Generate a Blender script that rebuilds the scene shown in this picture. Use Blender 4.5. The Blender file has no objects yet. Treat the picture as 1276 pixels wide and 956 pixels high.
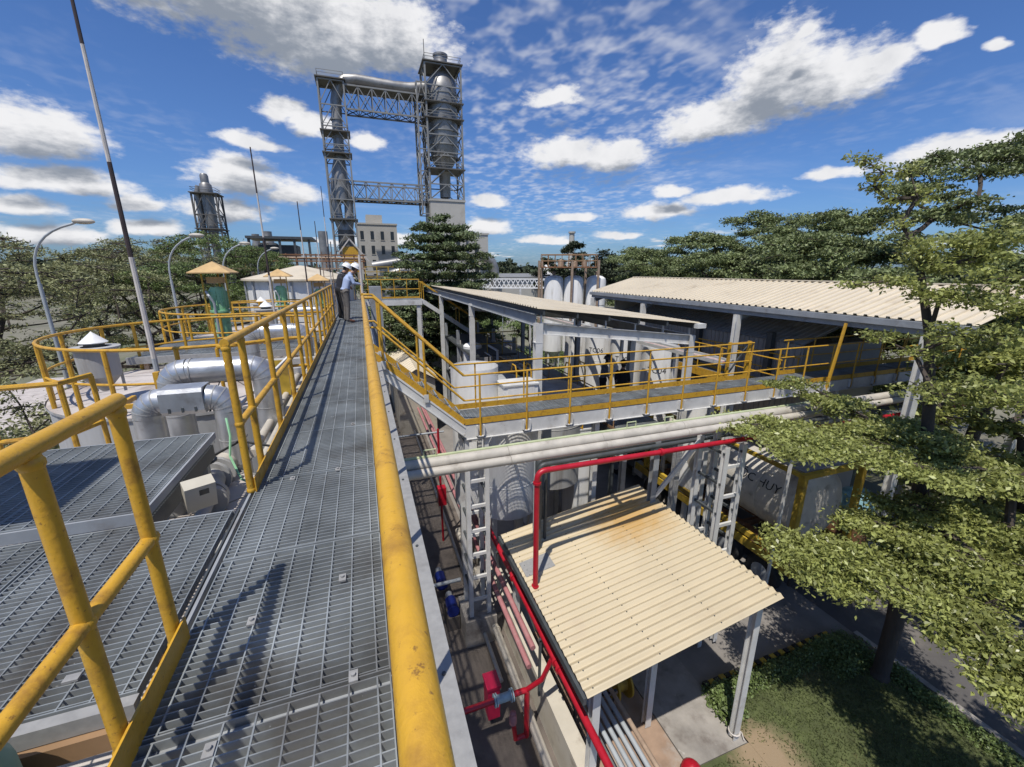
import bpy, math, random
import numpy as np
from mathutils import Vector, Matrix

R = math.radians
scn = bpy.context.scene
COL = scn.collection

# ------------------------------------------------------------------ camera
cam_d = bpy.data.cameras.new('camera')
cam_d.sensor_width = 36.0
cam_d.lens = 520.0 / 1276.0 * 36.0
cam_d.clip_start = 0.05
cam_d.clip_end = 5000.0
cam = bpy.data.objects.new('camera', cam_d)
COL.objects.link(cam)
cam.location = (0, 0, 8.75)
cam.rotation_euler = (R(90 - 15.17), 0, R(-19.5))
scn.camera = cam

# ------------------------------------------------------------------ sun
SUN_EL = 65.0
SHX, SHY = 0.64, 0.768            # where shadows fall
sun_d = bpy.data.lights.new('sun', 'SUN')
sun_d.energy = 4.9
sun_d.angle = R(0.53)
sun_d.color = (1.0, 0.945, 0.86)
sun = bpy.data.objects.new('sun', sun_d)
COL.objects.link(sun)
ce, se = math.cos(R(SUN_EL)), math.sin(R(SUN_EL))
LIGHT_DIR = Vector((SHX * ce, SHY * ce, -se))
sun.rotation_euler = LIGHT_DIR.to_track_quat('-Z', 'Y').to_euler()
sun.location = (-20, -25, 60)

# ------------------------------------------------------------------ sky
world = bpy.data.worlds.new('World')
scn.world = world
world.use_nodes = True
wt = world.node_tree
wt.nodes.clear()


def nmath(t, op, a, b=None, c=None, clamp=False):
    n = t.nodes.new('ShaderNodeMath')
    n.operation = op
    n.use_clamp = clamp
    for i, v in enumerate((a, b, c)):
        if v is None:
            continue
        if isinstance(v, (int, float)):
            n.inputs[i].default_value = v
        else:
            t.links.new(v, n.inputs[i])
    return n.outputs[0]


def nvec(t, op, a, b=None, c=None, out=0):
    n = t.nodes.new('ShaderNodeVectorMath')
    n.operation = op
    for i, v in enumerate((a, b, c)):
        if v is None:
            continue
        if isinstance(v, tuple):
            n.inputs[i].default_value = v
        elif isinstance(v, (int, float)):
            n.inputs['Scale'].default_value = v
        else:
            t.links.new(v, n.inputs[i])
    return n.outputs['Value'] if op in ('LENGTH', 'DOT_PRODUCT', 'DISTANCE') else n.outputs[0]


def ncomb(t, x, y, z):
    n = t.nodes.new('ShaderNodeCombineXYZ')
    for i, v in enumerate((x, y, z)):
        if isinstance(v, (int, float)):
            n.inputs[i].default_value = v
        else:
            t.links.new(v, n.inputs[i])
    return n.outputs[0]


def nnoise(t, vec, scale, detail=4.0, rough=0.55, dim='3D', color=False, dist=0.0):
    n = t.nodes.new('ShaderNodeTexNoise')
    n.noise_dimensions = dim
    n.inputs['Scale'].default_value = scale
    n.inputs['Detail'].default_value = detail
    n.inputs['Roughness'].default_value = rough
    n.inputs['Distortion'].default_value = dist
    if vec is not None:
        t.links.new(vec, n.inputs['Vector'])
    return n.outputs['Color'] if color else n.outputs['Fac']


def nrange(t, v, a, b, c=0.0, d=1.0, smooth=True):
    n = t.nodes.new('ShaderNodeMapRange')
    n.interpolation_type = 'SMOOTHSTEP' if smooth else 'LINEAR'
    n.inputs['From Min'].default_value = a
    n.inputs['From Max'].default_value = b
    n.inputs['To Min'].default_value = c
    n.inputs['To Max'].default_value = d
    t.links.new(v, n.inputs['Value'])
    return n.outputs['Result']


def nmix(t, f, a, b):
    n = t.nodes.new('ShaderNodeMix')
    n.data_type = 'RGBA'
    for s, v in ((0, f), (6, a), (7, b)):
        if isinstance(v, (int, float)):
            n.inputs[s].default_value = v
        elif isinstance(v, tuple):
            n.inputs[s].default_value = v if len(v) == 4 else (*v, 1)
        else:
            t.links.new(v, n.inputs[s])
    return n.outputs[2]


# cumulus: azimuth, elevation, half width, half height in degrees
CLOUDS = [(-10.5, 25.2, 14, 6.0), (-1.5, 23.2, 11.0, 5.8), (5.5, 23.4, 7.5, 4.6), (-19, 27.5, 12, 4.8), (-26.0, 10.9, 4.8, 2.7), (-25.5, 7.6, 5.6, 1.3), (-28.5, 5.2, 3.2, 1.1),
          (-20.4, 6.4, 2.3, 1.3), (-6.4, 16.0, 2.6, 1.4), (-3.4, 15.2, 2.6, 1.3), (2.0, 14.0, 2.5, 1.3), (-11.5, 9.4, 4.2, 2.6),
          (-6.4, 8.2, 3.6, 1.9), (-9.8, 13.0, 3.2, 0.9), (43.0, 15.4, 6.6, 2.5), (48.3, 18.4, 4.9, 4.6), (53.5, 17.4, 5.0, 3.2), (46.5, 16.0, 6.5, 2.6),
          (57.2, 17.9, 2.6, 1.5), (60.2, 18.9, 1.6, 1.0), (50.0, 21.6, 1.7, 1.2), (26.0, 13.6, 5.0, 2.0), (32.0, 12.8, 5.0, 1.9),
          (24.5, 19.0, 3.6, 1.3), (39.0, 9.1, 2.4, 1.0), (37.6, 6.8, 4.0, 1.3), (44.9, 7.9, 5.2, 1.1), (64.5, 9.8, 6.5, 1.8),
          (54.7, 9.4, 2.9, 0.7), (64.0, 17.4, 0.9, 0.5), (27.7, 6.4, 3.3, 0.8), (16.6, 8.3, 2.9, 1.2), (16.1, 5.2, 3.6, 1.1),
          (-13.7, 6.0, 4.5, 1.5), (-26.9, 3.0, 4.2, 1.1), (-19.8, 3.9, 3.2, 1.0), (3.4, 3.6, 3.9, 1.0), (23.9, 3.7, 4.1, 0.7), (33, 4.2, 3.0, 0.6)]


def cloud_group():
    g = bpy.data.node_groups.new('cloud_density', 'ShaderNodeTree')
    g.interface.new_socket('Direction', in_out='INPUT', socket_type='NodeSocketVector')
    g.interface.new_socket('Density', in_out='OUTPUT', socket_type='NodeSocketFloat')
    gi = g.nodes.new('NodeGroupInput')
    go = g.nodes.new('NodeGroupOutput')
    d = gi.outputs[0]
    sp = g.nodes.new('ShaderNodeSeparateXYZ')
    g.links.new(d, sp.inputs[0])
    az = nmath(g, 'MULTIPLY', nmath(g, 'ARCTAN2', sp.outputs[0], sp.outputs[1]), 180 / math.pi)
    el = nmath(g, 'MULTIPLY', nmath(g, 'ARCSINE', sp.outputs[2]), 180 / math.pi)
    p = ncomb(g, az, el, 0.0)
    # billowing outline: two octaves of warp, finer towards the horizon
    q = ncomb(g, nmath(g, 'MULTIPLY', az, 0.2), nmath(g, 'MULTIPLY', el, 0.42), 3.1)
    w1 = nvec(g, 'SUBTRACT', nnoise(g, q, 0.9, 3.0, 0.5, color=True), (0.5, 0.5, 0.5))
    amp = nrange(g, el, 2.0, 22.0, 0.5, 1.6, smooth=False)
    p = nvec(g, 'ADD', p, nvec(g, 'MULTIPLY', w1, ncomb(g, nmath(g, 'MULTIPLY', amp, 3.6), nmath(g, 'MULTIPLY', amp, 2.2), 0.0)))
    best = None
    for (a, e, w, h) in CLOUDS:
        k = nvec(g, 'MULTIPLY_ADD', p, (1 / w, 1 / h, 0), (-a / w, -e / h, 0))
        k = nvec(g, 'MINIMUM', k, nvec(g, 'MULTIPLY', k, (1, 1.55, 1)))
        ln = nvec(g, 'LENGTH', k)
        best = ln if best is None else nmath(g, 'SMOOTH_MIN', best, ln, 0.25)
    body = nmath(g, 'SUBTRACT', 1.0, best)
    fine = nnoise(g, q, 2.6, 7.0, 0.62)
    body = nmath(g, 'MULTIPLY_ADD', nmath(g, 'SUBTRACT', fine, 0.5), 1.25, body)
    body = nrange(g, body, -0.22, 1.12, 0.0, 1.0, smooth=False)
    # clouds of the same kind all round the rest of the sky and low over the horizon
    den = nmath(g, 'ADD', nmath(g, 'MAXIMUM', sp.outputs[2], 0.0), 0.10)
    pl = ncomb(g, nmath(g, 'DIVIDE', sp.outputs[0], den), nmath(g, 'DIVIDE', sp.outputs[1], den), 1.7)
    gen = nrange(g, nnoise(g, pl, 1.15, 7.0, 0.58), 0.54, 0.80, 0.0, 0.9)
    inv = nmath(g, 'MULTIPLY', nrange(g, az, -38.0, -30.0), nrange(g, az, 76.0, 66.0))
    mid = nmath(g, 'MULTIPLY', nrange(g, el, 2.5, 8.0), nrange(g, el, 42.0, 32.0))
    keep = nmath(g, 'SUBTRACT', 1.0, nmath(g, 'MULTIPLY', inv, mid))
    gen = nmath(g, 'MULTIPLY', gen, keep)
    g.links.new(nmath(g, 'MAXIMUM', body, gen), go.inputs[0])
    return g


grp = cloud_group()
tc = wt.nodes.new('ShaderNodeTexCoord')
dirv = tc.outputs['Generated']
sky = wt.nodes.new('ShaderNodeTexSky')
sky.sky_type = 'NISHITA'
sky.sun_disc = False
sky.sun_elevation = R(SUN_EL)
sky.sun_rotation = math.atan2(-SHX, -SHY)
sky.altitude = 100.0
sky.air_density = 1.0
sky.dust_density = 1.1
sky.ozone_density = 1.5
bg1 = wt.nodes.new('ShaderNodeBackground')
bg1.inputs['Strength'].default_value = 0.088
wt.links.new(nvec(wt, 'MULTIPLY', sky.outputs[0], (0.58, 0.88, 1.38)), bg1.inputs['Color'])
ga = wt.nodes.new('ShaderNodeGroup'); ga.node_tree = grp
wt.links.new(dirv, ga.inputs[0])
gb = wt.nodes.new('ShaderNodeGroup'); gb.node_tree = grp
sp0 = wt.nodes.new('ShaderNodeSeparateXYZ'); wt.links.new(dirv, sp0.inputs[0])
up = nvec(wt, 'NORMALIZE', nvec(wt, 'ADD', dirv, ncomb(wt, -0.010, -0.012, nmath(wt, 'MULTIPLY_ADD', sp0.outputs[2], 0.13, 0.014))))
wt.links.new(up, gb.inputs[0])
alpha = nrange(wt, ga.outputs[0], -0.02, 0.46, 0.0, 1.0)
shade = nmath(wt, 'MULTIPLY_ADD', gb.outputs[0], 1.0, nmath(wt, 'MULTIPLY_ADD', nnoise(wt, dirv, 17.0, 6.0, 0.56), 0.7, -0.38))
ccol = nmix(wt, nrange(wt, shade, -0.12, 0.72), (0.95, 0.95, 0.97), (0.29, 0.33, 0.40))
# thin rippled high cloud
sp = wt.nodes.new('ShaderNodeSeparateXYZ'); wt.links.new(dirv, sp.inputs[0])
den = nmath(wt, 'ADD', nmath(wt, 'MAXIMUM', sp.outputs[2], 0.0), 0.07)
pl = ncomb(wt, nmath(wt, 'DIVIDE', sp.outputs[0], den), nmath(wt, 'DIVIDE', sp.outputs[1], den), 0.4)
rip = ncomb(wt, nmath(wt, 'DIVIDE', sp.outputs[0], den), nmath(wt, 'DIVIDE', nmath(wt, 'MULTIPLY', sp.outputs[1], 0.75), den), 5.2)
ripf = nrange(wt, nnoise(wt, rip, 12.0, 2.0, 0.5, dist=0.15), 0.38, 0.82)
patch = nrange(wt, nnoise(wt, pl, 0.42, 3.0, 0.5), 0.46, 0.66)
wisp = nrange(wt, nnoise(wt, ncomb(wt, nmath(wt, 'MULTIPLY', nmath(wt, 'DIVIDE', sp.outputs[0], den), 0.5), nmath(wt, 'DIVIDE', sp.outputs[1], den), 9.0), 1.1, 6.0, 0.62, dist=0.3), 0.48, 0.85)
azc = nvec(wt, 'NORMALIZE', dirv)
spot = nrange(wt, nvec(wt, 'DISTANCE', azc, (0.405, 0.850, 0.347)), 0.46, 0.12)
thin = nmath(wt, 'ADD', nmath(wt, 'MULTIPLY', nmath(wt, 'MULTIPLY', ripf, nmath(wt, 'MAXIMUM', spot, nmath(wt, 'MULTIPLY', patch, 0.35))), 0.52), nmath(wt, 'MULTIPLY', wisp, 0.22))
alpha = nmath(wt, 'MAXIMUM', alpha, thin, clamp=True)
bg2 = wt.nodes.new('ShaderNodeBackground')
wt.links.new(ccol, bg2.inputs['Color'])
bg2.inputs['Strength'].default_value = 0.93
mx = wt.nodes.new('ShaderNodeMixShader')
wt.links.new(alpha, mx.inputs[0]); wt.links.new(bg1.outputs[0], mx.inputs[1]); wt.links.new(bg2.outputs[0], mx.inputs[2])
wo = wt.nodes.new('ShaderNodeOutputWorld')
wt.links.new(mx.outputs[0], wo.inputs['Surface'])

# ------------------------------------------------------------------ exposure
scn.view_settings.view_transform = 'Standard'
scn.view_settings.look = 'None'
scn.view_settings.exposure = 0.0
scn.view_settings.gamma = 1.0
scn.view_settings.use_curve_mapping = False
scn.cycles.max_bounces = 5
world.cycles.sampling_method = 'NONE'
scn.cycles.transparent_max_bounces = 4
scn.cycles.use_denoising = True

# ------------------------------------------------------------------ materials
MATS = {}


def M(name, col, rough=0.6, metal=0.0, var=0.18, scale=5.0, dirt=None, dirt_amt=0.0, dirt_scale=3.0, bump=0.0, bscale=40.0,
      island=0.0, spec=0.5, speck=None, speck_amt=0.0, speck_scale=60.0, trans=0.0, stretch=None):
    m = bpy.data.materials.new(name)
    m.use_nodes = True
    t = m.node_tree
    b = t.nodes['Principled BSDF']
    geo = t.nodes.new('ShaderNodeNewGeometry')
    pos = geo.outputs['Position']
    if stretch:
        pos = nvec(t, 'MULTIPLY', pos, stretch)
    f = nnoise(t, pos, scale, 5.0, 0.6)
    f = nrange(t, f, 0.3, 0.7, 0, 1, smooth=False)
    c = nmix(t, f, tuple(x * (1 - var) for x in col), tuple(min(1, x * (1 + var)) for x in col))
    if island:
        k = nrange(t, geo.outputs['Random Per Island'], 0, 1, 1 - island, 1 + island, smooth=False)
        c = nvec(t, 'SCALE', c, None)
        t.links.new(k, c.node.inputs['Scale'])
    if dirt:
        df = nrange(t, nnoise(t, pos, dirt_scale, 6.0, 0.65), 0.62 - 0.3 * dirt_amt, 0.78 - 0.1 * dirt_amt)
        c = nmix(t, nmath(t, 'MULTIPLY', df, min(1, 0.5 + dirt_amt)), c, dirt)
    if speck:
        sf = nrange(t, nnoise(t, pos, speck_scale, 4.0, 0.7), 0.70 - 0.2 * speck_amt, 0.76 - 0.12 * speck_amt)
        c = nmix(t, nmath(t, 'MULTIPLY', sf, 0.8), c, speck)
    t.links.new(c, b.inputs['Base Color'])
    b.inputs['Metallic'].default_value = metal
    b.inputs['Specular IOR Level'].default_value = spec
    rf = nrange(t, f, 0, 1, max(0.05, rough - 0.08), min(1, rough + 0.08), smooth=False)
    t.links.new(rf, b.inputs['Roughness'])
    if bump:
        bn = t.nodes.new('ShaderNodeBump')
        bn.inputs['Strength'].default_value = bump
        bn.inputs['Distance'].default_value = 0.02
        t.links.new(nnoise(t, pos, bscale, 4.0, 0.6), bn.inputs['Height'])
        t.links.new(bn.outputs[0], b.inputs['Normal'])
    if trans:
        tr = t.nodes.new('ShaderNodeBsdfTranslucent')
        t.links.new(c, tr.inputs['Color'])
        mxs = t.nodes.new('ShaderNodeMixShader')
        mxs.inputs[0].default_value = trans
        t.links.new(b.outputs[0], mxs.inputs[1]); t.links.new(tr.outputs[0], mxs.inputs[2])
        t.links.new(mxs.outputs[0], t.nodes['Material Output'].inputs['Surface'])
    MATS[name] = m
    return m


M('yellow', (0.56, 0.315, 0.028), 0.42, var=0.14, scale=9, speck=(0.17, 0.085, 0.025), speck_amt=0.5, speck_scale=60, dirt=(0.30, 0.155, 0.022), dirt_amt=0.6, dirt_scale=9, bump=0.12, bscale=60)
M('galv', (0.275, 0.30, 0.31), 0.42, metal=0.2, var=0.3, scale=3, dirt=(0.15, 0.15, 0.145), dirt_amt=0.5, dirt_scale=1.7, speck=(0.62, 0.64, 0.64), speck_amt=0.1, speck_scale=22)
M('galv_plate', (0.27, 0.27, 0.265), 0.55, metal=0.05, var=0.12, scale=22, speck=(0.40, 0.40, 0.40), speck_amt=0.12, speck_scale=30, dirt=(0.19, 0.185, 0.18), dirt_amt=0.3)
M('steel_white', (0.56, 0.555, 0.535), 0.5, var=0.12, scale=3, dirt=(0.26, 0.23, 0.20), dirt_amt=0.25, dirt_scale=1.6, speck=(0.25, 0.15, 0.09), speck_amt=0.1, speck_scale=14)
M('steel_grey', (0.27, 0.285, 0.30), 0.5, var=0.15, scale=3, dirt=(0.14, 0.12, 0.10), dirt_amt=0.3, dirt_scale=2)
M('steel_dark', (0.055, 0.062, 0.065), 0.5, var=0.2, scale=4)
M('white', (0.74, 0.735, 0.715), 0.42, var=0.07, scale=1.5, dirt=(0.42, 0.39, 0.34), dirt_amt=0.3, dirt_scale=0.9, stretch=(3, 3, 0.5))
M('tank_grey', (0.36, 0.36, 0.355), 0.6, var=0.1, scale=1.5, dirt=(0.18, 0.165, 0.15), dirt_amt=0.4, dirt_scale=0.8, stretch=(3, 3, 0.4))
M('tank_roof', (0.44, 0.40, 0.37), 0.75, var=0.16, scale=2.5, dirt=(0.22, 0.18, 0.16), dirt_amt=0.45, dirt_scale=1.4, speck=(0.14, 0.11, 0.10), speck_amt=0.25, speck_scale=9, bump=0.15)
M('cream', (0.56, 0.49, 0.37), 0.5, var=0.05, scale=0.8, dirt=(0.40, 0.33, 0.23), dirt_amt=0.3, dirt_scale=0.9, speck=(0.2, 0.15, 0.1), speck_amt=0.03, speck_scale=24)
M('cream_wall', (0.50, 0.46, 0.38), 0.7, var=0.1, scale=2, dirt=(0.26, 0.22, 0.17), dirt_amt=0.45, dirt_scale=2)
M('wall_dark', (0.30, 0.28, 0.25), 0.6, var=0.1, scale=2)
M('red', (0.36, 0.008, 0.02), 0.38, var=0.15, scale=6, dirt=(0.22, 0.02, 0.03), dirt_amt=0.2, dirt_scale=5)
M('pink', (0.36, 0.155, 0.16), 0.6, var=0.15, scale=6, dirt=(0.30, 0.22, 0.2), dirt_amt=0.3)
M('beige', (0.45, 0.415, 0.355), 0.55, var=0.12, scale=4, dirt=(0.27, 0.24, 0.20), dirt_amt=0.35, dirt_scale=3)
M('lime_edge', (0.42, 0.46, 0.27), 0.6, var=0.15, scale=4)
M('clad', (0.50, 0.51, 0.52), 0.38, metal=0.75, var=0.12, scale=5, dirt=(0.30, 0.28, 0.26), dirt_amt=0.3, dirt_scale=3, bump=0.12, bscale=9)
M('green', (0.23, 0.46, 0.26), 0.45, var=0.2, scale=3, dirt=(0.05, 0.11, 0.06), dirt_amt=0.35)
M('mint', (0.16, 0.30, 0.22), 0.5, var=0.15, scale=4)
M('tan', (0.48, 0.32, 0.14), 0.6, var=0.15, scale=4, dirt=(0.28, 0.17, 0.08), dirt_amt=0.3)
M('rust', (0.20, 0.095, 0.045), 0.8, var=0.3, scale=4, dirt=(0.34, 0.24, 0.16), dirt_amt=0.3)
M('rust_light', (0.34, 0.25, 0.18), 0.8, var=0.25, scale=4, dirt=(0.16, 0.08, 0.05), dirt_amt=0.3)
M('rail_brown', (0.24, 0.145, 0.075), 0.7, var=0.25, scale=3)
M('tower', (0.235, 0.235, 0.225), 0.55, metal=0.2, var=0.15, scale=0.6, dirt=(0.16, 0.145, 0.13), dirt_amt=0.3, dirt_scale=0.3)
M('tower_dark', (0.10, 0.095, 0.088), 0.6, var=0.2, scale=0.6)
M('duct', (0.26, 0.255, 0.245), 0.42, metal=0.5, var=0.2, scale=0.5, dirt=(0.17, 0.155, 0.14), dirt_amt=0.4, dirt_scale=0.35)
M('plaster', (0.40, 0.385, 0.35), 0.85, var=0.08, scale=0.3, dirt=(0.27, 0.25, 0.22), dirt_amt=0.3, dirt_scale=0.25)
M('window', (0.025, 0.028, 0.03), 0.2, var=0.1)
M('concrete', (0.27, 0.25, 0.225), 0.85, var=0.25, scale=1.6, dirt=(0.13, 0.11, 0.095), dirt_amt=0.5, dirt_scale=1.7, speck=(0.40, 0.38, 0.35), speck_amt=0.3, speck_scale=7, bump=0.2, bscale=18)
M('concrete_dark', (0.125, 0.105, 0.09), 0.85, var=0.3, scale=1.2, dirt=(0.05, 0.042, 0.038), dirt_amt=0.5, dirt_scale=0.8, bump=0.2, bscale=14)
M('concrete_rusty', (0.29, 0.20, 0.14), 0.85, var=0.25, scale=2.2, dirt=(0.34, 0.31, 0.28), dirt_amt=0.4, dirt_scale=1.5)
M('asphalt', (0.085, 0.08, 0.078), 0.9, var=0.2, scale=1.5, dirt=(0.16, 0.145, 0.13), dirt_amt=0.4, dirt_scale=0.7, bump=0.3, bscale=50)
M('yard', (0.20, 0.185, 0.17), 0.9, var=0.2, scale=1.2, dirt=(0.11, 0.10, 0.095), dirt_amt=0.45, dirt_scale=0.5, bump=0.2, bscale=40)
M('ground', (0.16, 0.15, 0.11), 0.95, var=0.3, scale=0.15, dirt=(0.08, 0.10, 0.04), dirt_amt=0.55, dirt_scale=0.06)
M('lawn', (0.07, 0.085, 0.03), 0.95, var=0.35, scale=3.5, dirt=(0.30, 0.22, 0.125), dirt_amt=0.22, dirt_scale=0.55, bump=0.5, bscale=60)
M('dry_soil', (0.32, 0.235, 0.145), 0.95, var=0.25, scale=3, dirt=(0.16, 0.15, 0.08), dirt_amt=0.4, dirt_scale=2, bump=0.4, bscale=40)
M('grass', (0.095, 0.12, 0.036), 0.8, var=0.4, scale=1.6, island=0.5, dirt=(0.26, 0.20, 0.10), dirt_amt=0.25, dirt_scale=1.1, trans=0.2)
M('bark', (0.055, 0.043, 0.034), 0.9, var=0.3, scale=6, bump=0.6, bscale=25, stretch=(1, 1, 0.25))
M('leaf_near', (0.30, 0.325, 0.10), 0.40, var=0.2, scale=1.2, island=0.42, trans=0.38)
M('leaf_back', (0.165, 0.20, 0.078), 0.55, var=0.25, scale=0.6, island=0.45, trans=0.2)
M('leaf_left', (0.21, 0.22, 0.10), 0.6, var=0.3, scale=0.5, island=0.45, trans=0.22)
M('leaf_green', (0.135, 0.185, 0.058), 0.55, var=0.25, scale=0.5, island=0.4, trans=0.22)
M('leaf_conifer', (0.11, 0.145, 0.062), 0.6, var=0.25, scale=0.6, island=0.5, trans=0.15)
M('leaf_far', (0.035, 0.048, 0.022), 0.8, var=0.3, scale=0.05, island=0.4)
M('rubber', (0.018, 0.018, 0.018), 0.7, var=0.2)
M('navy', (0.012, 0.013, 0.02), 0.85, var=0.25, scale=14)
M('black_cloth', (0.009, 0.009, 0.011), 0.9, var=0.25, scale=14)
M('shirt_blue', (0.30, 0.37, 0.53), 0.85, var=0.1, scale=10)
M('trouser_grey', (0.13, 0.118, 0.108), 0.9, var=0.15, scale=10)
M('shirt_grey', (0.13, 0.135, 0.16), 0.9, var=0.15, scale=10)
M('skin', (0.30, 0.165, 0.11), 0.55, var=0.06)
M('hair', (0.012, 0.01, 0.009), 0.6, var=0.1)
M('helmet', (0.78, 0.78, 0.77), 0.25, var=0.03)
M('helmet_dark', (0.03, 0.03, 0.035), 0.35, var=0.05)
M('leather', (0.10, 0.045, 0.028), 0.5, var=0.15)
M('blue_motor', (0.008, 0.02, 0.16), 0.4, var=0.2)
M('red_plastic', (0.50, 0.012, 0.06), 0.4, var=0.1)
M('valve_teal', (0.30, 0.40, 0.44), 0.45, var=0.2, scale=8)
M('box_cream', (0.47, 0.44, 0.36), 0.55, var=0.08)
M('black_paint', (0.012, 0.012, 0.013), 0.5, var=0.1)
M('tank_steel', (0.52, 0.49, 0.43), 0.4, metal=0.1, var=0.12, scale=2, dirt=(0.25, 0.23, 0.2), dirt_amt=0.3)
M('yellow_dirty', (0.40, 0.27, 0.03), 0.6, var=0.25, scale=5, dirt=(0.16, 0.10, 0.03), dirt_amt=0.4)
M('teal_bag', (0.22, 0.40, 0.46), 0.5, var=0.3, scale=5)
M('pole_white', (0.52, 0.48, 0.44), 0.6, var=0.15, scale=5)
M('pole_dark', (0.045, 0.03, 0.028), 0.6, var=0.2, scale=5)
M('lamp_grey', (0.34, 0.365, 0.38), 0.5, var=0.12, scale=3)
M('cream_stain', (0.47, 0.395, 0.262), 0.5, var=0.05, scale=0.9, dirt=(0.42, 0.34, 0.23), dirt_amt=0.25, dirt_scale=1.3)


def stain_roof():
    # sheet with a rust run that starts from a pipe joint above it
    m = MATS['cream_stain']
    t = m.node_tree
    b = t.nodes['Principled BSDF']
    src = b.inputs['Base Color'].links[0].from_socket
    pos = t.nodes.new('ShaderNodeNewGeometry').outputs['Position']
    q = nvec(t, 'MULTIPLY', nvec(t, 'SUBTRACT', pos, (5.2, 6.9, 3.4)), (0.75, 0.8, 0.0))
    dd = nmath(t, 'MULTIPLY_ADD', nnoise(t, pos, 4.0, 5.0, 0.65), 0.9, nvec(t, 'LENGTH', q))
    f = nrange(t, dd, 1.45, 0.6)
    c = nmix(t, nmath(t, 'MULTIPLY', f, 0.75), src, (0.40, 0.22, 0.035))
    st = nrange(t, nnoise(t, nvec(t, 'MULTIPLY', pos, (0.5, 9.0, 0.5)), 2.0, 5.0, 0.6), 0.52, 0.78)
    c = nmix(t, nmath(t, 'MULTIPLY', st, 0.35), c, (0.36, 0.285, 0.18))
    sp = nrange(t, nnoise(t, pos, 26.0, 3.0, 0.7), 0.70, 0.78)
    c = nmix(t, nmath(t, 'MULTIPLY', sp, 0.5), c, (0.16, 0.11, 0.07))
    t.links.new(c, b.inputs['Base Color'])


stain_roof()


def worn_lawn():
    # dry worn soil in the lawn around the foot of the shed post
    m = MATS['lawn']
    t = m.node_tree
    b = t.nodes['Principled BSDF']
    src = b.inputs['Base Color'].links[0].from_socket
    pos = t.nodes.new('ShaderNodeNewGeometry').outputs['Position']
    q = nvec(t, 'MULTIPLY', nvec(t, 'SUBTRACT', pos, (6.35, 3.75, 0.0)), (1.0, 1.15, 0.0))
    dd = nmath(t, 'MULTIPLY_ADD', nnoise(t, pos, 3.5, 5.0, 0.65), 0.9, nvec(t, 'LENGTH', q))
    c = nmix(t, nrange(t, dd, 1.35, 0.75), src, (0.27, 0.20, 0.125))
    t.links.new(c, b.inputs['Base Color'])


worn_lawn()


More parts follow.
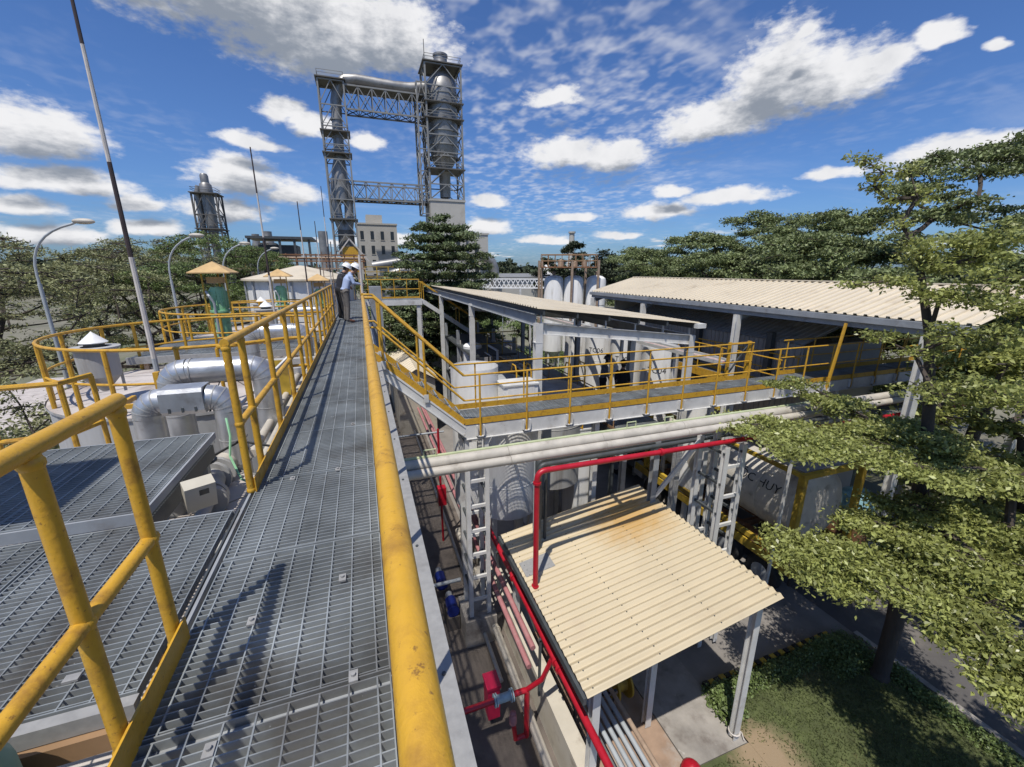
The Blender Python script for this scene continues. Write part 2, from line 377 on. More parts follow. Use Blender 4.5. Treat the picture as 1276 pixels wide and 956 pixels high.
# ------------------------------------------------------------------ mesh helpers
class MB:
    def __init__(s):
        s.v = []
        s.f = []

    def add(s, vs, fs):
        n = len(s.v)
        s.v += [tuple(p) for p in vs]
        s.f += [tuple(i + n for i in f) for f in fs]
        return s

    def box(s, c, d, rz=0.0, rot=None):
        hx, hy, hz = d[0] / 2, d[1] / 2, d[2] / 2
        P = [Vector((x, y, z)) for x in (-hx, hx) for y in (-hy, hy) for z in (-hz, hz)]
        if rot is not None:
            P = [rot @ p for p in P]
        elif rz:
            k = Matrix.Rotation(rz, 3, 'Z')
            P = [k @ p for p in P]
        P = [p + Vector(c) for p in P]
        return s.add(P, [(0, 1, 3, 2), (4, 6, 7, 5), (0, 4, 5, 1), (2, 3, 7, 6), (0, 2, 6, 4), (1, 5, 7, 3)])

    def span(s, a, b):
        c = [(a[i] + b[i]) / 2 for i in range(3)]
        return s.box(c, [abs(b[i] - a[i]) for i in range(3)])

    def tube(s, pts, r, n=8, caps=True):
        pts = [Vector(p) for p in pts]
        if not isinstance(r, (list, tuple)):
            r = [r] * len(pts)
        rings = []
        ref = None
        for i, p in enumerate(pts):
            a = pts[max(0, i - 1)]
            b = pts[min(len(pts) - 1, i + 1)]
            t = (b - a).normalized()
            if ref is None:
                ref = Vector((0, 0, 1)) if abs(t.z) < 0.9 else Vector((1, 0, 0))
            u = (ref - t * ref.dot(t)).normalized()
            ref = u
            w = t.cross(u)
            rings.append([p + (u * math.cos(2 * math.pi * k / n) + w * math.sin(2 * math.pi * k / n)) * r[i] for k in range(n)])
        vs = [q for g in rings for q in g]
        fs = []
        for i in range(len(rings) - 1):
            for k in range(n):
                fs.append((i * n + k, i * n + (k + 1) % n, (i + 1) * n + (k + 1) % n, (i + 1) * n + k))
        if caps:
            fs.append(tuple(reversed(range(n))))
            fs.append(tuple((len(rings) - 1) * n + k for k in range(n)))
        return s.add(vs, fs)

    def beam(s, a, b, w, h=None):
        # rectangular bar from a to b
        a, b = Vector(a), Vector(b)
        h = h or w
        t = (b - a).normalized()
        ref = Vector((0, 0, 1)) if abs(t.z) < 0.95 else Vector((0, 1, 0))
        u = t.cross(ref).normalized() * (w / 2)
        v = u.cross(t).normalized() * (h / 2)
        P = [p + su * u + sv * v for p in (a, b) for su, sv in ((-1, -1), (1, -1), (1, 1), (-1, 1))]
        return s.add(P, [(0, 1, 2, 3), (7, 6, 5, 4), (0, 4, 5, 1), (1, 5, 6, 2), (2, 6, 7, 3), (3, 7, 4, 0)])

    def ibeam(s, a, b, w, h, tf=0.014):
        # H section: two flanges and a web
        a, b = Vector(a), Vector(b)
        t = (b - a).normalized()
        ref = Vector((0, 0, 1)) if abs(t.z) < 0.95 else Vector((0, 1, 0))
        v = (ref - t * ref.dot(t)).normalized()
        o = v * (h / 2 - tf / 2)
        s.beam(a + o, b + o, w, tf)
        s.beam(a - o, b - o, w, tf)
        s.beam(a, b, tf * 0.8, h - 2 * tf)
        return s

    def lathe(s, c, prof, n=24, a0=0.0, a1=2 * math.pi):
        # profile of (radius, z) about a vertical axis through c
        full = abs(a1 - a0 - 2 * math.pi) < 1e-6
        m = n if full else n + 1
        vs = []
        for (r, z) in prof:
            for k in range(m):
                a = a0 + (a1 - a0) * k / n
                vs.append((c[0] + r * math.cos(a), c[1] + r * math.sin(a), c[2] + z))
        fs = []
        for i in range(len(prof) - 1):
            for k in range(n):
                k2 = (k + 1) % m if full else k + 1
                fs.append((i * m + k, i * m + k2, (i + 1) * m + k2, (i + 1) * m + k))
        return s.add(vs, fs)

    def disc(s, c, r, t, axis='Z', n=24):
        h = t / 2
        d = {'X': Vector((1, 0, 0)), 'Y': Vector((0, 1, 0)), 'Z': Vector((0, 0, 1))}[axis]
        return s.tube([Vector(c) - d * h, Vector(c) + d * h], r, n)

    def sheet(s, o, du, dv, nu, prof, thick=0.012):
        # ribbed sheet: o corner, du along the profile (full width), dv along the ribs, prof list of (fraction, height)
        o, du, dv = Vector(o), Vector(du), Vector(dv)
        nrm = du.cross(dv).normalized()
        if nrm.z < 0:
            nrm = -nrm
        L = []
        for k in range(nu):
            for (fx, hz) in prof:
                L.append(o + du * ((k + fx) / nu) + nrm * hz)
        L.append(o + du + nrm * prof[0][1])
        n = len(L)
        vs = L + [p + dv for p in L] + [p - nrm * thick for p in L] + [p + dv - nrm * thick for p in L]
        fs = []
        for i in range(n - 1):
            fs.append((i, i + 1, n + i + 1, n + i))
            fs.append((2 * n + i + 1, 2 * n + i, 3 * n + i, 3 * n + i + 1))
            fs.append((i + 1, i, 2 * n + i, 2 * n + i + 1))
            fs.append((n + i, n + i + 1, 3 * n + i + 1, 3 * n + i))
        fs.append((0, n, 3 * n, 2 * n))
        fs.append((2 * n - 1, n - 1, 3 * n - 1, 4 * n - 1))
        return s.add(vs, fs)

    def build(s, name, mat, parent=None, org=None, smooth=False):
        me = bpy.data.meshes.new(name)
        if org is None:
            org = world_loc(parent) if parent else (0, 0, 0)
        vs = np.array(s.v, dtype=np.float64) - np.array(org)
        me.from_pydata([tuple(p) for p in vs], [], s.f)
        if smooth == 'auto':
            me.polygons.foreach_set('use_smooth', [True] * len(me.polygons))
            me.set_sharp_from_angle(angle=R(38))
        elif smooth:
            me.polygons.foreach_set('use_smooth', [True] * len(me.polygons))
        me.materials.append(MATS[mat])
        o = bpy.data.objects.new(name, me)
        COL.objects.link(o)
        if parent:
            o.parent = parent
        else:
            o.location = org
        return o


def world_loc(o):
    v = Vector((0, 0, 0))
    while o is not None:
        v = v + o.location
        o = o.parent
    return tuple(v)


def tag(o, label=None, cat=None, group=None, kind=None):
    if label: o['label'] = label
    if cat: o['category'] = cat
    if group: o['group'] = group
    if kind: o['kind'] = kind
    return o


def thing(name, label, cat, loc=(0, 0, 0), group=None):
    o = bpy.data.objects.new(name, None)
    o.empty_display_size = 0.2
    COL.objects.link(o)
    o.location = loc
    return tag(o, label, cat, group)


def copy_tree(o, loc=None, label=None, parent=None, group=None):
    c = o.copy()
    COL.objects.link(c)
    if parent is not None:
        c.parent = parent
    if loc is not None:
        c.location = loc
    if label:
        c['label'] = label
    if group:
        c['group'] = group
    for ch in list(o.children):
        copy_tree(ch, None, None, c)
    return c


def inst(mesh_obj, loc, parent, name=None, rot=None):
    # one more piece that shares mesh data
    o = bpy.data.objects.new(name or mesh_obj.name.split('.')[0], mesh_obj.data)
    COL.objects.link(o)
    o.parent = parent
    o.location = Vector(loc) - Vector(world_loc(parent))
    if rot:
        o.rotation_euler = rot
    return o


TRAP = [(0.0, 0.0), (0.36, 0.0), (0.42, 1.0), (0.72, 1.0), (0.78, 0.0)]


def trap(h):
    return [(a, b * h) for a, b in TRAP]


def wave(h, n=8):
    return [(i / n, h * 0.5 * (1 - math.cos(2 * math.pi * i / n))) for i in range(n)]


def arc(c, r, a0, a1, z, n=24):
    return [(c[0] + r * math.cos(R(a0 + (a1 - a0) * k / n)), c[1] + r * math.sin(R(a0 + (a1 - a0) * k / n)), z) for k in range(n + 1)]


# railing along a polyline (deck level points); posts, top rail, mid rail(s), toe board
def railing(label, pts, posts, h=1.1, mids=(0.55,), r=0.03, welds=False, mat='yellow', toe=0.12, name='handrail', group=None, toe_off=(0, 0), rm=None, rp=None, ends=True, smooth_n=10, cat='railing', base_drop=0.0):
    pts = [Vector(p) for p in pts]
    root = thing(name, label, cat, tuple(pts[0]), group)
    up = Vector((0, 0, 1))
    MB().tube([p + up * h for p in pts], r, smooth_n).build('top_rail', mat, root, smooth='auto')
    for mz in mids:
        MB().tube([p + up * mz for p in pts], rm or r * 0.9, smooth_n).build('mid_rail', mat, root, smooth='auto')
    for p in posts:
        p = Vector(p)
        MB().tube([p - up * base_drop, p + up * (h - r * 0.5)], rp or r * 0.92, smooth_n).build('post', mat, root, smooth='auto')
        if welds:
            for zz in list(mids) + [0.012, h - r - 0.012]:
                q = p + up * zz
                MB().tube([q - up * 0.016, q - up * 0.006, q + up * 0.006, q + up * 0.016], [r * 0.93, r * 1.10, r * 1.10, r * 0.93], smooth_n).build('weld_bead', mat, root, smooth='auto')
    if toe:
        b = MB()
        for a, c in zip(pts[:-1], pts[1:]):
            o = Vector((toe_off[0], toe_off[1], toe / 2))
            b.beam(a + o, c + o, 0.008, toe)
        b.build('toe_board', mat, root)
    return root

# ================================================================== the ground
def flat(name, mat, x0, x1, y0, y1, z, nx=1, ny=1):
    b = MB()
    vs = [(x0 + (x1 - x0) * i / nx, y0 + (y1 - y0) * j / ny, z) for j in range(ny + 1) for i in range(nx + 1)]
    fs = [(j * (nx + 1) + i, j * (nx + 1) + i + 1, (j + 1) * (nx + 1) + i + 1, (j + 1) * (nx + 1) + i) for j in range(ny) for i in range(nx)]
    b.add(vs, fs)
    return tag(b.build(name, mat), kind='structure')


flat('ground', 'ground', -2500, 2500, -2500, 2500, 0.0)
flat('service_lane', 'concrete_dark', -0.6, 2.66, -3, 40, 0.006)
flat('yard', 'yard', 2.66, 10.86, -3, 40, 0.004)
flat('road', 'asphalt', 10.86, 17.5, -12, 60, 0.008)
flat('far_road', 'yard', 6.0, 60.0, 62, 74, 0.010)
flat('far_pavement', 'concrete', 2.7, 10.8, 40.2, 61.8, 0.012)
flat('lawn', 'lawn', 6.22, 10.55, -6, 4.95, 0.07)
flat('lawn', 'lawn', 4.9, 6.22, -6, 4.04, 0.066)
flat('left_ground', 'tank_roof', -26, -0.62, -6, 45, 0.006)
tag(MB().span((4.86, 4.06, 0.0), (6.2, 8.2, 0.055)).build('concrete_slab', 'concrete'), kind='structure')
tag(MB().span((3.3, 3.5, 0.0), (4.84, 8.2, 0.045)).build('stained_slab', 'concrete_rusty'), kind='structure')

# painted edging stones along the lawn
kb = thing('kerb', 'row of yellow and black edging stones beside the lawn hedge', 'kerb', (6.3, 5.12, 0))
for i in range(26):
    b = MB().box((6.3 + i * 0.15, 5.2 + 0.012 * i * 0.15 + (0.012 if i % 3 == 0 else 0), 0.07), (0.125, 0.10, 0.14))
    b.build('kerb_stone', 'yellow_dirty' if i % 2 else 'black_paint', kb)
tag(MB().span((10.72, -8, 0), (10.86, 5.05, 0.13)).build('kerb', 'concrete'), 'long grey concrete kerb along the dark road edge', 'kerb')


# ================================================================== gratings
PITCH = 0.0345


def bar_mb(w, d=0.042, t=0.0045):
    return MB().box((w / 2, 0, -d / 2), (w, t, d))


def grating_mesh(w, l, bars=True, pitch=PITCH, rod=0.1, d=0.042):
    b = MB()
    if bars:
        n = int(l / pitch)
        for i in range(n):
            b.box((w / 2, pitch * (i + 0.5), -d / 2), (w, 0.0045, d))
    m = max(1, int(round(w / rod)))
    for i in range(m):
        b.box(((i + 0.5) * w / m, l / 2, -0.002), (0.006, l - 0.004, 0.008))
    for x in (0.003, w - 0.003):
        b.box((x, l / 2, -d / 2 + 0.001), (0.005, l - 0.002, d))
    for y in (0.004, l - 0.004):
        b.box((w / 2, y, -d / 2 + 0.0015), (w - 0.012, 0.005, d + 0.002))
    return b


def panel(root, x, y, z, w, l, mesh_obj=None, loose=False, bar_obj=None):
    """one grating panel with its corner at x,y; loose panels carry every bar as a piece"""
    if not loose:
        if mesh_obj is None:
            b = grating_mesh(w, l)
            b.v = [(p[0] + x, p[1] + y, p[2] + z) for p in b.v]
            o = b.build('grating_panel', 'galv', root, org=(x, y, z))
            o.location = Vector((x, y, z)) - Vector(world_loc(root))
            return o
        return inst(mesh_obj, (x, y, z), root, 'grating_panel')
    b = grating_mesh(w, l, bars=False)
    b.v = [(p[0] + x, p[1] + y, p[2] + z) for p in b.v]
    o = b.build('grating_panel', 'galv', root, org=(x, y, z))
    o.location = Vector((x, y, z)) - Vector(world_loc(root))
    n = int(l / PITCH)
    for i in range(n):
        if bar_obj is None:
            bb = bar_mb(w)
            bar_obj = bb.build('bearing_bar', 'galv', o, org=(0, 0, 0))
            bar_obj.location = (0, PITCH * 0.5, 0)
        else:
            q = bpy.data.objects.new('bearing_bar', bar_obj.data)
            COL.objects.link(q)
            q.parent = o
            q.location = (0, PITCH * (i + 0.5), 0)
    return o


DK = 7.2
# ------------------------------------------------------------------ main walkway
wk = thing('elevated_walkway', 'long straight galvanised grating walkway between yellow handrails', 'walkway', (-0.43, 5.0, DK))
far_panel = None
for i in range(26):
    y = -0.55 + i * 0.98
    if 0.2 <= y < 4.0:
        o = panel(wk, -0.85, y, DK + (0.002 if i % 3 == 1 else 0.0), 0.83, 0.965, loose=True)
    else:
        o = panel(wk, -0.85, y, DK, 0.83, 0.965, far_panel)
        far_panel = far_panel or o
MB().span((0.055, -0.6, DK - 0.115), (0.235, 8.0, DK - 0.10)).build('edge_plate', 'galv_plate', wk)
MB().span((0.055, 8.02, DK - 0.115), (0.235, 24.9, DK - 0.10)).build('edge_plate', 'galv_plate', wk)
MB().span((0.06, -0.6, DK - 0.34), (0.075, 24.9, DK - 0.1165)).build('edge_channel', 'steel_grey', wk)
MB().span((-0.89, -0.6, DK - 0.24), (-0.875, 24.9, DK - 0.005)).build('edge_channel', 'steel_grey', wk)
for i in range(26):
    MB().box((-0.41, -0.55 + i * 0.98 - 0.007, DK - 0.105), (0.92, 0.06, 0.14)).build('cross_beam', 'steel_grey', wk)
for i in range(9):
    MB().tube([(-0.6, 0.8 + i * 2.9, DK - 0.7), (-0.6, 0.8 + i * 2.9, DK - 0.17)], 0.05, 8).build('stub_leg', 'steel_grey', wk, smooth='auto')
for (x, y) in ((-0.60, 1.86), (-0.22, 2.02), (-0.16, 1.42), (-0.61, 1.30), (-0.3, 3.35), (-0.62, 3.3), (-0.2, 4.4)):
    b = MB().box((x, y, DK + 0.006), (0.034, 0.05, 0.010))
    b.tube([(x, y, DK + 0.010), (x, y, DK + 0.022)], 0.009, 8)
    b.build('grating_clip', 'galv_plate', wk)
for i in range(8):
    MB().tube([(0.19, 0.5 + i * 0.9, DK - 0.101), (0.19, 0.5 + i * 0.9, DK - 0.092)], 0.009, 6).build('bolt', 'steel_dark', wk)
# dark gap strip between walkway and left platform
MB().span((-0.905, 1.62, DK - 0.06), (-0.895, 2.96, DK + 0.004)).build('joint_strip', 'steel_dark', wk)

XL = -0.875
railing('thick yellow handrail at bottom left, ending beside the walkway opening', [(XL, -1.2, DK), (XL, 1.86, DK)],
        [(XL, 1.83, DK), (XL, 1.395, DK), (XL, 0.30, DK), (XL, -0.7, DK)], h=1.09, mids=(0.52,), r=0.0275, welds=True, toe=0.11, toe_off=(0.035, 0), smooth_n=20)
railing('long yellow handrail on the left of the walkway leading up to the two men', [(XL, 3.18, DK), (XL, 14.7, DK)],
        [(XL, 3.20, DK), (XL, 3.58, DK)] + [(XL, 4.5 + i, DK) for i in range(11)], h=1.09, mids=(0.52,), r=0.0275, welds=True, toe=0.11, toe_off=(0.035, 0), smooth_n=14)
railing('worn thick yellow handrail running down the right of the walkway', [(0.02, -1.2, DK), (0.02, 8.0, DK)],
        [(0.02, 0.25 + i * 0.97, DK - 0.1) for i in range(8)] + [(0.02, 7.95, DK - 0.1)], h=1.10, mids=(0.82,), r=0.0250, toe=0.09, toe_off=(-0.02, 0), smooth_n=24)
railing('yellow handrail on the right of the walkway beyond the stair head', [(0.02, 9.1, DK), (0.02, 24.4, DK)],
        [(0.02, 9.12 + i * 1.25, DK - 0.1) for i in range(13)], h=1.08, mids=(0.55,), toe=0.09, toe_off=(-0.02, 0), smooth_n=8)

# ------------------------------------------------------------------ left platform of gratings
lp = thing('grating_platform', 'bluish galvanised grating platform at left foreground beside the walkway', 'platform', (-2.2, 2.3, DK))
for k in range(3):
    panel(lp, -0.925 - 0.9 * (k + 1), 1.64, DK - 0.004, 0.885, 1.32, loose=(k < 2))
MB().span((-3.63, 1.585, DK - 0.075), (-0.93, 1.632, DK - 0.006)).build('edge_beam', 'galv_plate', lp)
MB().span((-3.63, 1.56, DK - 0.16), (-0.93, 1.60, DK - 0.08)).build('support_beam', 'rail_brown', lp)
MB().span((-3.63, 2.965, DK - 0.16), (-0.93, 2.975, DK - 0.006)).build('edge_beam', 'steel_grey', lp)
for (x, y) in ((-1.2, 1.78), (-1.7, 1.80), (-1.75, 2.2)):
    MB().box((x, y, DK + 0.006), (0.05, 0.034, 0.010)).build('grating_clip', 'galv_plate', lp)
for x in (-1.1, -2.2, -3.3):
    MB().box((x, 2.2, DK - 0.33), (0.07, 0.07, 0.34)).build('stub_leg', 'rust', lp)
rp = thing('grating_platform', 'raised grating platform with a round shadow, between near handrail and silver pipes', 'platform', (-2.5, 3.7, DK))
for k in range(3):
    panel(rp, -1.43 - 0.74 * (k + 1), 2.99, DK + 0.075, 0.735, 1.40)
MB().span((-1.428, 2.985, DK + 0.02), (-1.412, 4.40, DK + 0.078)).build('edge_beam', 'steel_grey', rp)
MB().span((-3.65, 4.395, DK - 0.03), (-1.432, 4.41, DK + 0.074)).build('edge_beam', 'steel_grey', rp)
MB().span((-3.65, 2.970, DK - 0.0), (-1.432, 2.985, DK + 0.074)).build('edge_beam', 'steel_grey', rp)
MB().span((-1.60, 3.0, DK - 0.16), (-1.44, 4.38, DK - 0.035)).build('support_beam', 'steel_dark', rp)
for (x, y) in ((-1.5, 3.1), (-1.5, 4.25), (-3.4, 3.1), (-3.4, 4.25)):
    MB().box((x, y, DK - 0.31), (0.07, 0.07, 0.30)).build('stub_leg', 'steel_grey', rp)


# ================================================================== round tanks on the left
def round_tank(label, cx, cy, r, zt, mat='tank_grey', nseg=18, roofmat='tank_roof', apex=0.10):
    t = thing('storage_tank', label, 'tank', (cx, cy, 0), 'round tanks beside the walkway')
    MB().lathe((cx, cy, 0), [(r, 0.02), (r, zt - 0.05), (r + 0.03, zt - 0.045), (r + 0.03, zt)], 48).build('tank_wall', mat, t, smooth='auto')
    for k in range(nseg):
        a0, a1 = 2 * math.pi * k / nseg + 0.006, 2 * math.pi * (k + 1) / nseg - 0.006
        b = MB()
        z0, z1 = zt - 0.02, zt + apex
        vs = [(cx + 0.05 * math.cos((a0 + a1) / 2), cy + 0.05 * math.sin((a0 + a1) / 2), z1)]
        am = (a0 + a1) / 2
        for a in (a0, am, a1):
            vs.append((cx + (r + 0.02) * math.cos(a), cy + (r + 0.02) * math.sin(a), z0 + 0.006 * (k % 2)))
        vs += [(p[0], p[1], p[2] - 0.02) for p in vs]
        b.add(vs, [(0, 1, 2), (0, 2, 3), (4, 6, 5), (4, 7, 6), (1, 5, 6, 2), (2, 6, 7, 3), (0, 4, 5, 1), (3, 7, 4, 0)])
        b.build('roof_panel', roofmat, t)
    MB().lathe((cx, cy, zt - 0.06), [(0, 0), (r - 0.02, -0.02)], 24).build('under_roof', 'steel_dark', t)
    return t


round_tank('near tank under the left grating platforms with a pale dusty roof', -3.1, 2.75, 2.75, 6.62)
round_tank('pale grey tank inside the big curved yellow rail at left', -2.75, 9.6, 2.42, 6.68)
round_tank('second pale tank beyond the curved yellow rail, under the front green motor', -3.1, 15.2, 2.45, 6.68)
round_tank('third pale tank in the row, just before the white tank', -3.3, 18.2, 2.0, 6.60)


def ring_rail(label, cx, cy, r, z, a0, a1, np_, h=1.0, rr=0.025):
    pts = arc((cx, cy), r, a0, a1, z, 36)
    posts = [pts[int(round(k * 36 / np_))] for k in range(np_ + 1)]
    return railing(label, pts, posts, h=h, mids=(0.5,), r=rr, toe=0, smooth_n=8, group='curved rails on the tanks', rm=0.02, rp=0.032)


ring_rail('big curved yellow rail round the first tank roof at left', -2.75, 9.6, 2.36, 6.66, 48, 310, 14, h=1.0)
ring_rail('smaller curved yellow rail round the second tank, left of green motor', -3.1, 15.2, 2.4, 6.66, 60, 300, 12, h=0.98)
ring_rail('farthest curved yellow rail, round the third tank before the white tank', -3.3, 18.2, 1.95, 6.6, 60, 300, 10, h=0.95)
# straight rails between the tanks
railing('straight yellow rail at left edge joining the curved tank rail', [(-5.2, 5.1, 6.66), (-2.95, 5.35, 6.66), (-2.86, 5.70, 6.66)],
        [(-3.5, 5.29, 6.66), (-2.95, 5.35, 6.66), (-2.86, 5.70, 6.66), (-5.2, 5.1, 6.66)], h=0.99, mids=(0.45,), r=0.028, toe=0, smooth_n=8)
railing('straight yellow rail crossing behind the silver pipes to the walkway', [(-2.1, 7.25, 6.66), (-1.27, 7.89, 6.66), (-0.98, 7.9, 6.66)],
        [(-2.1, 7.25, 6.66), (-1.27, 7.89, 6.66), (-0.98, 7.9, 6.66)], h=0.98, mids=(0.5,), r=0.028, toe=0, smooth_n=8)
railing('low yellow rail running beside the green motors', [(-2.4, 11.9, 6.7), (-1.0, 12.1, 6.7), (-1.0, 16.5, 6.7)],
        [(-2.4, 11.9, 6.7), (-1.0, 12.1, 6.7), (-1.0, 13.5, 6.7), (-1.0, 15.0, 6.7), (-1.0, 16.5, 6.7)], h=1.0, mids=(0.5,), r=0.025, toe=0, smooth_n=8)
# access step bracket
st = thing('step_bracket', 'small yellow step bracket at the foot of the tall striped pole', 'bracket', (-2.75, 6.95, 6.66))
MB().span((-3.15, 6.55, 7.0), (-2.62, 6.60, 7.06)).build('step_edge', 'yellow', st)
MB().span((-3.15, 6.60, 7.0), (-3.10, 7.05, 7.06)).build('step_edge', 'yellow', st)
MB().span((-2.68, 6.60, 6.68), (-2.62, 6.68, 7.45)).build('upright', 'yellow', st)
MB().span((-2.98, 6.72, 6.68), (-2.86, 6.80, 7.0)).build('upright', 'yellow', st)


# ------------------------------------------------------------------ tall striped poles
def striped_pole(label, x, y, z0, L, r=0.034):
    t = thing('striped_pole', label, 'pole', (x, y, z0), 'tall thin striped poles on the tanks')
    n = 6
    marks = [0, 0.12, 0.36, 0.56, 0.78, 1.0]
    mats = ['lamp_grey', 'pole_white', 'pole_dark', 'pole_white', 'pole_dark']
    for i in range(5):
        a, b = marks[i] * L, marks[i + 1] * L
        ra, rb = r * (1 - 0.55 * marks[i]), r * (1 - 0.55 * marks[i + 1])
        MB().tube([(x, y, z0 + a), (x, y, z0 + b)], [ra, rb], 8).build('pole_section', mats[i], t, smooth='auto')
    return t


striped_pole('tallest striped pole at left, nearest to the camera', -2.78, 7.0, 6.9, 5.6, 0.036)
striped_pole('striped pole rising behind the second green motor', -2.55, 14.6, 6.66, 5.4, 0.036)
striped_pole('thin pole near the far tank, third from the left', -2.0, 19.0, 6.6, 4.7, 0.036)
striped_pole('thin short pole in front of the white tank, fourth from the left', -1.7, 22.0, 6.6, 4.3, 0.034)
striped_pole('faintest thin pole just left of the lattice tower', -1.25, 21.5, 6.6, 5.7, 0.03)


# ------------------------------------------------------------------ green stirrer motors under square tan hats
def agitator(label, cx, cy, zb):
    t = thing('stirrer_motor', label, 'motor', (cx, cy, zb), 'green stirrer motors under tan hats')
    MB().lathe((cx, cy, zb), [(0.0, 0.0), (0.175, 0.0), (0.185, 0.62), (0.25, 0.625), (0.25, 0.69), (0.18, 0.695), (0.18, 0.74), (0.25, 0.745), (0.25, 0.80), (0.19, 0.805), (0.20, 1.30), (0.14, 1.40), (0.0, 1.41)], 20).build('motor_body', 'green', t, smooth='auto')
    for k in range(8):
        a = k * math.pi / 4
        MB().box((cx + 0.205 * math.cos(a), cy + 0.205 * math.sin(a), zb + 1.07), (0.03, 0.012, 0.46), rz=a).build('cooling_fin', 'green', t)
    MB().tube([(cx - 0.05, cy - 0.26, zb - 0.05), (cx - 0.05, cy - 0.26, zb + 1.0), (cx - 0.12, cy - 0.30, zb + 1.18), (cx - 0.2, cy - 0.2, zb + 1.3)], 0.03, 8).build('cable_pipe', 'lamp_grey', t, smooth='auto')
    for sx, sy in ((-0.27, -0.1), (0.27, -0.1), (0.0, 0.3)):
        MB().box((cx + sx, cy + sy, zb + 1.25), (0.035, 0.035, 1.1)).build('hat_post', 'yellow_dirty', t)
    MB().span((cx - 0.2, cy - 0.02, zb + 1.50), (cx + 0.2, cy + 0.2, zb + 1.66)).build('terminal_box', 'tan', t)
    b = MB()
    w = 0.47
    vs = [(cx - w, cy - w, zb + 1.78), (cx + w, cy - w, zb + 1.78), (cx + w, cy + w, zb + 1.78), (cx - w, cy + w, zb + 1.78), (cx, cy, zb + 2.06)]
    vs += [(p[0], p[1], p[2] - 0.025) for p in vs]
    b.add(vs, [(0, 1, 4), (1, 2, 4), (2, 3, 4), (3, 0, 4), (6, 5, 9), (7, 6, 9), (8, 7, 9), (5, 8, 9), (0, 5, 6, 1), (1, 6, 7, 2), (2, 7, 8, 3), (3, 8, 5, 0)])
    b.build('hat', 'tan', t)
    return t


agitator('front green stirrer motor under a tan square hat beside the curved rail', -3.62, 13.4, 6.92)
agitator('second green stirrer motor under a tan hat, behind the first', -3.05, 19.4, 6.75)
agitator('third green stirrer motor, half hidden beside the white tank', -1.75, 20.9, 6.55)
agitator('stirrer motor beyond the left picture edge whose hat shades the raised platform', -2.85, 3.05, 6.95)
mc = thing('gear_housing', 'mint green rounded housing at the bottom left corner under the platform', 'motor', (-1.55, 1.42, 6.5))
MB().lathe((-1.31, 1.36, 6.7), [(0, 0), (0.17, 0), (0.17, 0.56), (0.13, 0.64), (0.0, 0.66)], 20).build('housing_body', 'mint', mc, smooth='auto')
MB().lathe((-1.31, 1.36, 7.02), [(0.17, 0), (0.19, 0.0), (0.19, 0.03), (0.17, 0.03)], 20).build('housing_flange', 'mint', mc, smooth='auto')
rb = thing('rusty_frame', 'rusty pale beams under the grating edge at bottom left', 'frame', (-1.1, 1.3, 6.6))
for i in range(5):
    MB().beam((-1.9, 0.95 + i * 0.12, 6.72 + 0.03 * i), (-0.9, 1.02 + i * 0.12, 6.72 + 0.03 * i), 0.035, 0.05).build('beam', 'rust_light', rb)
MB().span((-1.35, 0.9, 6.64), (-1.15, 1.2, 6.72)).build('bracket', 'rust', rb)
MB().span((-1.02, 0.8, 6.6), (-0.96, 1.5, 6.78)).build('beam', 'rust', rb)

# bridge platform on the tanks
bp = thing('bridge_platform', 'dark grating bridge platform under the front green motor', 'platform', (-3.0, 12.0, 6.9))
for k in range(4):
    panel(bp, -4.75 + 0.9 * k, 10.9, 6.96, 0.885, 2.9)
MB().span((-4.8, 10.84, 6.82), (-1.1, 10.9, 6.965)).build('edge_beam', 'galv_plate', bp)
MB().span((-4.8, 13.81, 6.82), (-1.1, 13.87, 6.965)).build('edge_beam', 'galv_plate', bp)
for x in (-4.5, -3.2, -1.6):
    MB().box((x, 10.95, 6.75), (0.08, 0.08, 0.14)).build('stub_leg', 'rust_light', bp)
    MB().box((x, 13.75, 6.75), (0.08, 0.08, 0.14)).build('stub_leg', 'rust_light', bp)
gr = thing('roof_machinery', 'dusty steel machinery bars on the tank roof before the bridge platform', 'machinery', (-2.3, 9.6, 6.75))
for (x, y, w, l, h) in ((-2.3, 9.7, 2.6, 0.18, 0.16), (-2.3, 8.9, 2.2, 0.14, 0.12), (-3.2, 9.3, 0.14, 0.7, 0.14), (-1.6, 9.3, 0.14, 0.7, 0.14), (-2.3, 9.3, 0.3, 0.66, 0.2)):
    MB().box((x, y, 6.80 + h / 2), (w, l, h)).build('frame_bar', 'tank_grey', gr)

# ------------------------------------------------------------------ vent hopper with conical cap


def vent_hopper(label, cx, cy, zb, s=1.0):
    t = thing('vent_hopper', label, 'vent', (cx, cy, zb), 'conical capped vents')
    MB().lathe((cx, cy, zb), [(0.0, -0.02), (0.05 * s, -0.02), (0.30 * s, 0.28 * s), (0.31 * s, 0.80 * s), (0.37 * s, 0.805 * s), (0.37 * s, 0.835 * s), (0.2 * s, 0.84 * s)], 24).build('hopper_body', 'tank_grey', t, smooth='auto')
    MB().lathe((cx, cy, zb), [(0.15 * s, 0.84 * s), (0.15 * s, 0.92 * s)], 16).build('neck', 'steel_dark', t, smooth='auto')
    MB().lathe((cx, cy, zb), [(0.0, 1.12 * s), (0.21 * s, 0.92 * s), (0.205 * s, 0.905 * s), (0.0, 0.91 * s)], 24).build('cap', 'white', t, smooth='auto')
    for k in range(3):
        a = k * 2.1 + 0.4
        MB().box((cx + 0.28 * s * math.cos(a), cy + 0.28 * s * math.sin(a), zb + 0.14 * s), (0.04, 0.04, 0.42 * s), rz=a).build('leg', 'tank_grey', t)
    return t


